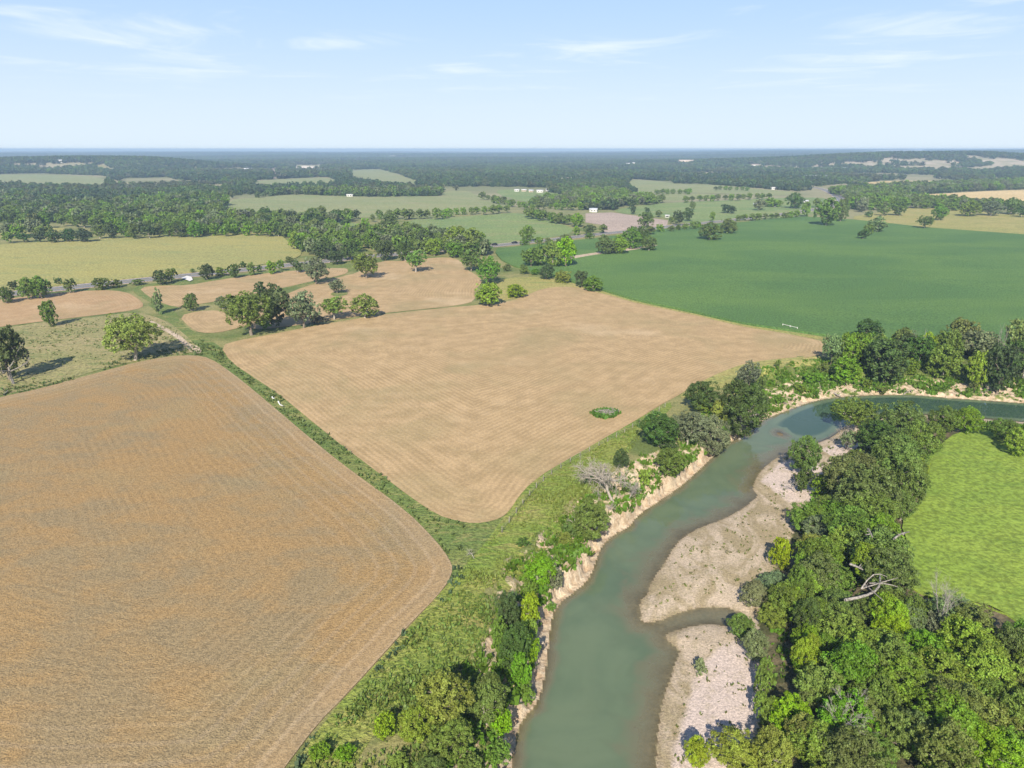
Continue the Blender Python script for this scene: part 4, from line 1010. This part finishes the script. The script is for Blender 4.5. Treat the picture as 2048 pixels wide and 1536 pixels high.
dead("dead_bush", G3(948,1118), (-.3, .3, .5), 1.2, .07, 3, MT['grey'], "grey pile of dead branches in the grass near the field corner", "dead brush", 24, .9, .0, 3)
dead("dead_bush", G3(1222,1022), (-.1, -.4, .6), 1.1, .06, 3, MT['grey'], "small mauve grey dead bush on the cliff face", "dead brush", 25, .8, .1, 4)
def log(px0, px1, rad, lab, lift=.25, forks=2, mat='dead', seed=1, cat="driftwood"):
    r = np.random.default_rng(seed)
    if lift > 2:                     # hung up in the crowns, at that height above the plain
        a, b = (np.append(on_plane(*p_, lift), lift) for p_ in (px0, px1))
    else:
        a, b = G3(*px0), G3(*px1)
        a[2] = max(a[2], WATER) + lift; b[2] = max(b[2], WATER) + lift * 1.4
    L = b - a; n = np.linalg.norm(L)
    o = empty("driftwood_log" if cat == "driftwood" else "fallen_trunk", a)
    v, f = tube(bend((0, 0, 0), L, r, 7, .05), np.linspace(rad, rad * .5, 7), 8)
    link("trunk", new_mesh("trunk", v, f, [MT[mat]], smooth=True), o)
    for k in range(forks):
        s = L * r.uniform(.3, .8); e = s + L / n * r.uniform(.1, .3) * n + np.array([*(r.normal(size=2) * .25 * n), abs(r.normal()) * .15 * n])
        v, f = tube(bend(s, e, r, 5, .12), np.linspace(rad * .5, rad * .2, 5), 6)
        link("branch", new_mesh("branch", v, f, [MT[mat]], smooth=True), o)
    return tag(o, lab, cat)
log((1690,1200), (1760,1152), .25, "thick bleached fallen trunk lying across the riverside canopy", 5.0, 5, seed=3, cat="fallen trunk")
log((1806,792), (1830,781), .16, "white driftwood log lying half in the river at the bend", .15, 1, 'dead', 4)
log((1668,788), (1680,797), .3, "grey tangled stump at the water's edge of the bend", .3, 4, seed=5)
log((1638,786), (1642,772), .14, "thin white standing stub on the grassy bend slope", .3, 1, 'palebark', 6)
log((1962,786), (1995,779), .16, "grey fallen log among the bushes on the bend slope", .3, 2, seed=7)
log((545,797), (550,801), .22, "upper of two white logs in the weed strip between the fields", .5, 1, 'white', 8)
log((557,806), (567,816), .22, "lower and longer of two white logs in the weed strip between the fields", .5, 1, 'white', 9)
log((8,792), (17,784), .2, "pale log lying in the weeds at the golden field's upper edge", .4, 2, seed=10)
log((1736,1058), (1745,1075), .2, "grey bare limb poking from the canopy beside the meadow", 7, 3, seed=11)
log((1788,1078), (1818,1064), .18, "white bare branch pointing to the bright meadow", 7, 2, 'dead', 12)
log((1700,1128), (1726,1140), .2, "forked white limb above the thick fallen trunk", 7, 3, seed=13)

# brush pile in the stubble
bp = G3(1213,829); r_ = np.random.default_rng(31)
parts = []
for _ in range(90):
    c = r_.normal(size=3) * (1.15, .8, .2) + (0, 0, .45); v = r_.normal(size=3) * (1, 1, .2); v = v / np.linalg.norm(v) * r_.uniform(.5, 1.3)
    parts.append(tube(np.array([c - v, c, c + v]), [.09, .08, .04], 5))
v, f = join(parts)
o = link("brush_pile", new_mesh("brush_pile", v, f, [MT['dead']]), loc=bp + np.array([0, 0, .2])); tag(o, "pile of bleached branches inside the green ring in the stubble", "brush pile")

# ------------------------------------------------------------------ fences
def boxv(c, s):
    c, s = np.asarray(c, float), np.asarray(s, float) / 2
    V_ = np.array([c + s * (a_, b_, d_) for d_ in (-1, 1) for b_ in (-1, 1) for a_ in (-1, 1)])
    return V_, np.array([(0, 2, 3, 1), (4, 5, 7, 6), (0, 1, 5, 4), (2, 6, 7, 3), (0, 4, 6, 2), (1, 3, 7, 5)])
def fence(px, step, ph, pr, wires, wr, name, mat, label, cat, wname):
    C = chaikin(gp(px), 1)
    seg = np.hypot(*np.diff(C, axis=0).T); s = np.concatenate([[0], np.cumsum(seg)])
    n = max(2, int(s[-1] / step) + 1); t = np.linspace(0, s[-1], n)
    P = np.column_stack([np.interp(t, s, C[:, 0]), np.interp(t, s, C[:, 1])]); P = np.column_stack([P, height(P[:, 0], P[:, 1])])
    o = empty(name, P[0])
    for p in P:
        q = p - P[0]
        lean = rng.normal(size=2) * .04
        v, f = tube([q - (0, 0, .2), q + (lean[0], lean[1], ph)], [pr, pr * .9], 6)
        link("post", new_mesh("post", v, f, [mat]), o)
    for w_ in wires:
        v, f = tube(P - P[0] + (0, 0, w_), [wr] * n, 4)
        link(wname, new_mesh(wname, v, f, [mat]), o)
    return tag(o, label, cat)
fence([(1004,1066),(1030,1030),(1062,990),(1090,958),(1140,925),(1200,893),(1275,852),(1330,815)], 4.0, 1.5, .09, (.5, .9, 1.3), .018, "wire_fence", MT['dead'], "weathered post and wire fence between stubble field and river meadow", "fence", "wire")
fence([(1565,655),(1594,662)], 3.4, 1.6, .16, (.7, 1.4), .09, "pipe_fence", MT['white'], "white pipe fence section at the edge of the corn field", "fence", "rail")

# ------------------------------------------------------------------ buildings and cars
def mesh_of(parts, mat, name):
    v, f = join(parts); return new_mesh(name, v, f, [mat])
def building(name, px, w_, l_, h_, rot, wall, roof, label, cat, rh=None, doors=1, windows=2):
    p = G3(*px)
    if p[1] < 1600: w_, l_, h_ = w_ * .72, l_ * .68, h_ * .8
    o = empty(name, p); o.rotation_euler.z = rot
    rh = rh or w_ * .22
    wm = bmesh.new()
    V_ = np.array([(-w_/2,-l_/2,-.5),(w_/2,-l_/2,-.5),(w_/2,l_/2,-.5),(-w_/2,l_/2,-.5),(-w_/2,-l_/2,h_),(w_/2,-l_/2,h_),(w_/2,l_/2,h_),(-w_/2,l_/2,h_),(0,-l_/2,h_+rh),(0,l_/2,h_+rh)])
    me = new_mesh("wall", V_, [np.array([(1,2,6,5),(3,0,4,7)]), np.array([(0,1,5,8,4),(2,3,7,9,6)])], [wall])
    link("wall", me, o)
    e, th = .5, .18
    rp = []
    for s in (-1, 1):
        a = np.array([(0, -l_/2-e, h_+rh+.03), (0, l_/2+e, h_+rh+.03), (s*(w_/2+e), l_/2+e, h_-rh*e/(w_/2)+.03), (s*(w_/2+e), -l_/2-e, h_-rh*e/(w_/2)+.03)])
        rp.append((np.vstack([a, a + (0, 0, th)]), np.array([(0,1,2,3),(4,7,6,5),(0,4,5,1),(1,5,6,2),(2,6,7,3),(3,7,4,0)])))
    link("roof", mesh_of(rp, roof, "roof"), o)
    for k in range(doors):
        x = (k - (doors - 1) / 2) * w_ * .4
        link("door", mesh_of([boxv((x, -l_/2 - .04, min(h_ * .4, 1.6) - .1), (min(3.2, w_ * .3), .08, min(h_ * .8, 3.2)))], MT['dark'], "door"), o)
    for k in range(windows):
        y = (k - (windows - 1) / 2) * l_ * .35
        for s in (-1, 1):
            link("window", mesh_of([boxv((s * (w_/2 + .03), y, h_ * .55), (.06, 1.4, 1.1))], MT['glass'], "window"), o)
    return tag(o, label, cat)
M_ = MT
building("barn", (1187,424), 9, 13, 4, R(75), M_['white'], M_['metal'], "white metal barn behind the ploughed field", "barn")
building("house", (1545,413), 8, 13, 3, R(80), M_['white'], M_['redroof'], "white house with dark roof under the oaks beyond the corn", "house")
building("shed", (1611,405), 6, 9, 3, R(85), M_['white'], M_['metal'], "white shed right of the oak house group", "shed")
building("shed", (1512,411), 6, 9, 3, R(60), M_['white'], M_['metal'], "small white shed left of the oak house group", "shed")
building("barn", (1080,385), 9, 16, 4, R(85), M_['white'], M_['white'], "long white barn beyond the small pasture, right end", "barn")
building("barn", (1062,384), 8, 11, 3.5, R(95), M_['tanwall'], M_['metal'], "tan barn with pale roof in the middle of the farmyard row", "barn")
building("barn", (1048,383), 8, 12, 3.5, R(85), M_['tanwall'], M_['white'], "tan barn with white roof in the farmyard row", "barn")
building("shed", (1034,383), 8, 12, 3.5, R(80), M_['white'], M_['white'], "small white shed at the left end of the farmyard row", "shed")
building("house", (1098,382), 10, 14, 3.5, R(70), M_['white'], M_['greyroof'], "white house right of the farmyard row", "house")
building("house", (1224,398), 12, 22, 3.5, R(100), M_['white'], M_['redroof'], "pale house in the trees left of the right hand hedges", "house")
building("shed", (1334,435), 4, 6, 2.8, R(88), M_['white'], M_['white'], "white container shed at the corner of the ploughed field", "shed")
building("shed", (1548,379), 8, 14, 4, R(88), M_['white'], M_['white'], "lone white shed on the pale slope before the far wood", "shed")
building("barn", (620,374), 9, 15, 4, R(95), M_['white'], M_['metal'], "white barn above the wood belt, right of two", "barn")
building("barn", (600,376), 10, 18, 4, R(95), M_['metal'], M_['metal'], "grey metal barn above the wood belt, left of two", "barn")
building("shed", (700,393), 7, 14, 3.2, R(88), M_['white'], M_['white'], "white trailer shed at the far edge of the wide pasture", "shed")
building("house", (845,379), 10, 18, 3.6, R(80), M_['white'], M_['white'], "white house at the end of the belt behind the wide pasture", "house")
building("house", (890,372), 12, 22, 4, R(85), M_['tanwall'], M_['redroof'], "tan house in the trees behind the wide pasture", "house")
building("barn", (1680,344), 26, 60, 8, R(92), M_['white'], M_['white'], "large white warehouse in the far woods left of the rocky hill", "warehouse")
building("barn", (1662,345), 18, 30, 6, R(92), M_['white'], M_['white'], "smaller white shed left of the large far warehouse", "warehouse")
building("barn", (1630,360), 22, 50, 6, R(85), M_['tanwall'], M_['white'], "long pale yard building above the curving road", "warehouse")
building("house", (1585,356), 16, 28, 5, R(80), M_['tanwall'], M_['white'], "tan house with pale roof left of the yard above the road", "house")
building("school", (1372,326), 26, 60, 8, R(90), M_['tanwall'], M_['tanwall'], "long pale institutional building on the far wooded rise", "large building", windows=8)
building("school", (1355,333), 20, 46, 7, R(95), M_['tanwall'], M_['white'], "lower pale wing in front of the long building on the far rise", "large building", windows=6)
building("house", (1323,334), 16, 40, 6, R(85), M_['white'], M_['metal'], "white house left of the long pale building on the far rise", "house")
building("house", (118,325), 16, 44, 6, R(90), M_['white'], M_['white'], "white house on top of the far wooded hill", "house")
building("house", (497,341), 14, 26, 5, R(90), M_['white'], M_['white'], "white far house in woods left of the power line cut", "house")
building("house", (1910,340), 8, 10, 6, R(90), M_['white'], M_['white'], "tiny white hut below the rocky hill", "hut")

for k, (hx, hy) in enumerate([(1256,329.5),(1271,328.5),(1420,331),(1434,333),(1478,330.5),(1487,334),(1508,332),(1547,343),(1552,352.5),(1526,358.5),(1702,345.5),(1345,340),(1296,331),(1088,333),(1170,334),(1394,341)]):
    o = building("house", (hx, hy), 11 + 5 * (k % 3), 18 + 7 * (k % 4), 5, R(70 + 13 * (k % 5)), M_['tanwall' if k % 3 == 1 else 'white'], M_['redroof' if k % 4 == 2 else 'white'], "pale house among trees on the far rise right of centre", "house")
    o["group"] = "houses scattered on the far rise"
def car(px, ang, label):
    p = G3(*px); o = empty("car", p + np.array([0, 0, .3])); o.rotation_euler.z = ang
    prof = [(-2.3,.35),(-2.35,.8),(-2.2,1.0),(-1.2,1.08),(-.6,1.55),(1.3,1.6),(2.1,1.1),(2.3,.95),(2.3,.35)]
    n = len(prof); v = np.array([(x, s * (.92 if z < 1.2 else .75), z) for s in (-1, 1) for x, z in prof])
    F_ = [np.array([list(range(n)), list(range(2 * n - 1, n - 1, -1))]), np.array([(i, n + i, n + (i + 1) % n, (i + 1) % n) for i in range(n)])]
    link("body", new_mesh("body", v, F_, [MT['black']]), o)
    link("window", mesh_of([boxv((.3, s * .86, 1.32), (1.7, .06, .36)) for s in (-1, 1)], MT['glass'], "window"), o)
    for x in (-1.4, 1.45):
        for s in (-1, 1):
            v_, f_ = tube([(x, s * .72, .34), (x, s * .96, .34)], [.34, .34], 14)
            link("wheel", new_mesh("wheel", v_, [f_, np.array([list(range(14, 28))])], [MT['tyre']]), o)
    return tag(o, label, "car")
car((989,491), R(8), "black car half hidden behind the dark roadside tree")
car((1029,487.5), R(8), "black car in the open on the highway beyond the corn")

# ------------------------------------------------------------------ ground cover: tufts of grass and weeds
def tufts(name, polys, dens, size, k, col, label, cat, spread=.5, hgt=1.0, dens_noise=None, cond=None, cols=None):
    Ps = []
    for P in polys:
        lo, hi = P.min(0), P.max(0)
        n = int(np.prod(hi - lo) * dens)
        q = lo + rng.random((n, 2)) * (hi - lo)
        q = q[inside(q[:, 0], q[:, 1], P)]
        Ps.append(q)
    q = np.vstack(Ps)
    if dens_noise: q = q[vnoise(q[:, 0], q[:, 1], dens_noise) > rng.uniform(.1, .75, len(q))]
    z = height(q[:, 0], q[:, 1])
    if cond is not None:
        m_ = cond(q[:, 0], q[:, 1], z); q, z = q[m_], z[m_]
    n = len(q)
    sc = size * rng.uniform(.55, 1.5, n) * (.7 + .6 * vnoise(q[:, 0], q[:, 1], 5))
    base = np.column_stack([q, z - .03])
    VV, tint = [], []
    tt = rng.random(n)
    for _ in range(k):
        a = rng.uniform(0, 2 * math.pi, n); u = np.column_stack([np.cos(a), np.sin(a), np.zeros(n)])
        nrm = np.column_stack([-np.sin(a), np.cos(a), np.zeros(n)])
        rr = rng.random(n)[:, None] ** .5 * sc[:, None] * spread
        a2 = rng.uniform(0, 2 * math.pi, n)
        c = base + np.column_stack([np.cos(a2), np.sin(a2), np.zeros(n)]) * rr
        hh = (sc * hgt * rng.uniform(.5, 1.1, n))[:, None] * (0, 0, 1)
        wd = (sc * rng.uniform(.22, .4, n))[:, None]
        ln_ = nrm * (sc * rng.uniform(-.1, .65, n))[:, None]
        VV.append(np.stack([c - u * wd * .6, c + u * wd * .6, c + u * wd + hh + ln_, c - u * wd * .5 + hh * .8 + ln_], 1))
        tint.append(np.clip(tt * .7 + .3 * rng.random(n), 0, 1))
    VV = np.stack(VV, 1).reshape(-1, 3)
    me = new_mesh(name, VV, np.arange(len(VV)).reshape(-1, 4), [MT['grass']], {"tint": ('FACE', np.stack(tint, 1).ravel())})
    o = link(name, me); o.color = tuple(col) + (1,)
    return tag(o, label, cat, None, 'stuff')
WEED = [(420,714),(462,742),(512,782),(647,897),(712,947),(812,1019),(874,1082),(899,1117),(935,1100),(960,1070),(949,1050),(912,1044),(874,1032),(824,999),(762,952),(712,914),(620,842),(560,792),(512,760),(462,727),(440,698),(400,680)]
tufts("weed_strip_grass", [gp(WEED), gp([(205,741),(275,724),(337,713),(387,710),(420,715),(410,690),(385,685),(330,700),(270,712),(200,730)]), gp([(0,795),(75,779),(150,760),(150,752),(75,768),(0,780)])], 1.2, .6, 5, (.115, .18, .04), "dark leafy weeds in the strip between the stubble and golden fields", "weeds", dens_noise=6)
tufts("field_edge_weeds", [gp([(905,1142),(897,1167),(872,1199),(787,1289),(692,1394),(637,1449),(560,1560),(590,1560),(655,1460),(720,1398),(810,1290),(885,1205),(925,1165),(925,1130)])], 2.2, .6, 5, (.085, .145, .065), "blue green weeds along the lower edge of the golden field", "weeds", dens_noise=4)
BANKG = [(1020,1035),(1060,985),(1099,950),(1199,893),(1270,850),(1280,880),(1230,930),(1180,990),(1130,1050),(1080,1110),(1020,1170),(985,1250),(960,1330),(940,1400),(900,1560),(600,1560),(660,1455),(800,1290),(900,1180),(940,1120)]
tufts("meadow_grass", [gp(BANKG)], 6.0, .4, 3, (.18, .235, .042), "green and yellowing grass between the fields and the river cliff", "grass", dens_noise=5)
tufts("meadow_grass", [gp([(800,1290),(900,1180),(990,1190),(985,1250),(960,1330),(940,1400),(900,1560),(600,1560),(660,1455)])], 6.5, .52, 4, (.135, .215, .034), "tall lush grass on the slope below the field corner", "tall grass", dens_noise=6)
tufts("bright_grass", [gp([(1911,872),(1973,864),(2023,889),(2048,900),(2300,960),(2300,1500),(2100,1320),(2030,1240),(1961,1205),(1873,1205),(1795,1162),(1818,1125),(1818,1087),(1805,1050),(1828,1025),(1853,987),(1833,950),(1848,932),(1861,912),(1891,887)])], 12.0, .32, 3, (.19, .275, .038), "bright yellow green grass of the meadow beside the riverside wood", "grass", hgt=.8)
bank_cond = lambda x, y, z: (z > WATER + np.where((x < 66) & ~inside(x, y, PENIN), 1.35, .15)) & (~inside(x, y, GRAVP)) & (z < np.where(inside(x, y, PENIN), -1.6, -.1)) & (inside(x, y, PENIN) | (seg_dist(x, y, LW) < 10 + 15 * sst(62, 85, x)))
tufts("bank_brush", [np.array([(-12, 55), (170, 55), (170, 262), (-12, 262)])], 1.9, .8, 6, (.105, .175, .028), "bright green brush and grass growing on the river banks", "brush", dens_noise=5, cond=lambda x, y, z: bank_cond(x, y, z) & (~inside(x, y, PENIN) | (vnoise(x, y, 9) > .45)))
tufts("gravel_weeds", [GRAVP], .5, .35, 4, (.13, .15, .045), "sparse low weeds scattered over the gravel bars", "weeds", dens_noise=3, cond=lambda x, y, z: z > WATER + .25)
tufts("pasture_weeds", [gp([(0,668),(100,650),(272,628),(330,645),(400,700),(270,720),(75,770),(0,785)])], .25, .5, 4, (.13, .165, .05), "weedy clumps in the dry pasture", "weeds", dens_noise=9)
tufts("ring_weeds", [gp([(1181,827),(1192,821),(1210,818),(1230,821),(1238,828),(1228,836),(1208,839),(1190,835)])], 9, .75, 4, (.085, .16, .03), "dark green weeds ringing the brush pile in the stubble", "weeds")

# ------------------------------------------------------------------ haze: the air itself, round camera and land
bm = bmesh.new(); bmesh.ops.create_cube(bm, size=1.0)
hm = bpy.data.meshes.new("haze"); bm.to_mesh(hm); bm.free()
hz = bpy.data.objects.new("haze", hm); COL.objects.link(hz)
zlo, zhi = float(V[:, 2].min()) - 1.0, max(CAMH + 4, float(V[:, 2].max()) + 18)
hz.scale = (24000, 14200, zhi - zlo); hz.location = (0, 6000, (zlo + zhi) / 2)
mm = bpy.data.materials.new("pale_air"); mm.use_nodes = True; mm.node_tree.nodes.clear()
pv = mm.node_tree.nodes.new("ShaderNodeVolumePrincipled")
pv.inputs['Color'].default_value = (.54, .75, 1.0, 1); pv.inputs['Density'].default_value = 1.6e-4; pv.inputs['Anisotropy'].default_value = 0.0
pv.inputs['Density Attribute'].default_value = ""
mo = mm.node_tree.nodes.new("ShaderNodeOutputMaterial"); mm.node_tree.links.new(pv.outputs[0], mo.inputs['Volume'])
hm.materials.append(mm)
tag(hz, "thin pale blue air over the whole landscape", "haze", None, 'stuff')
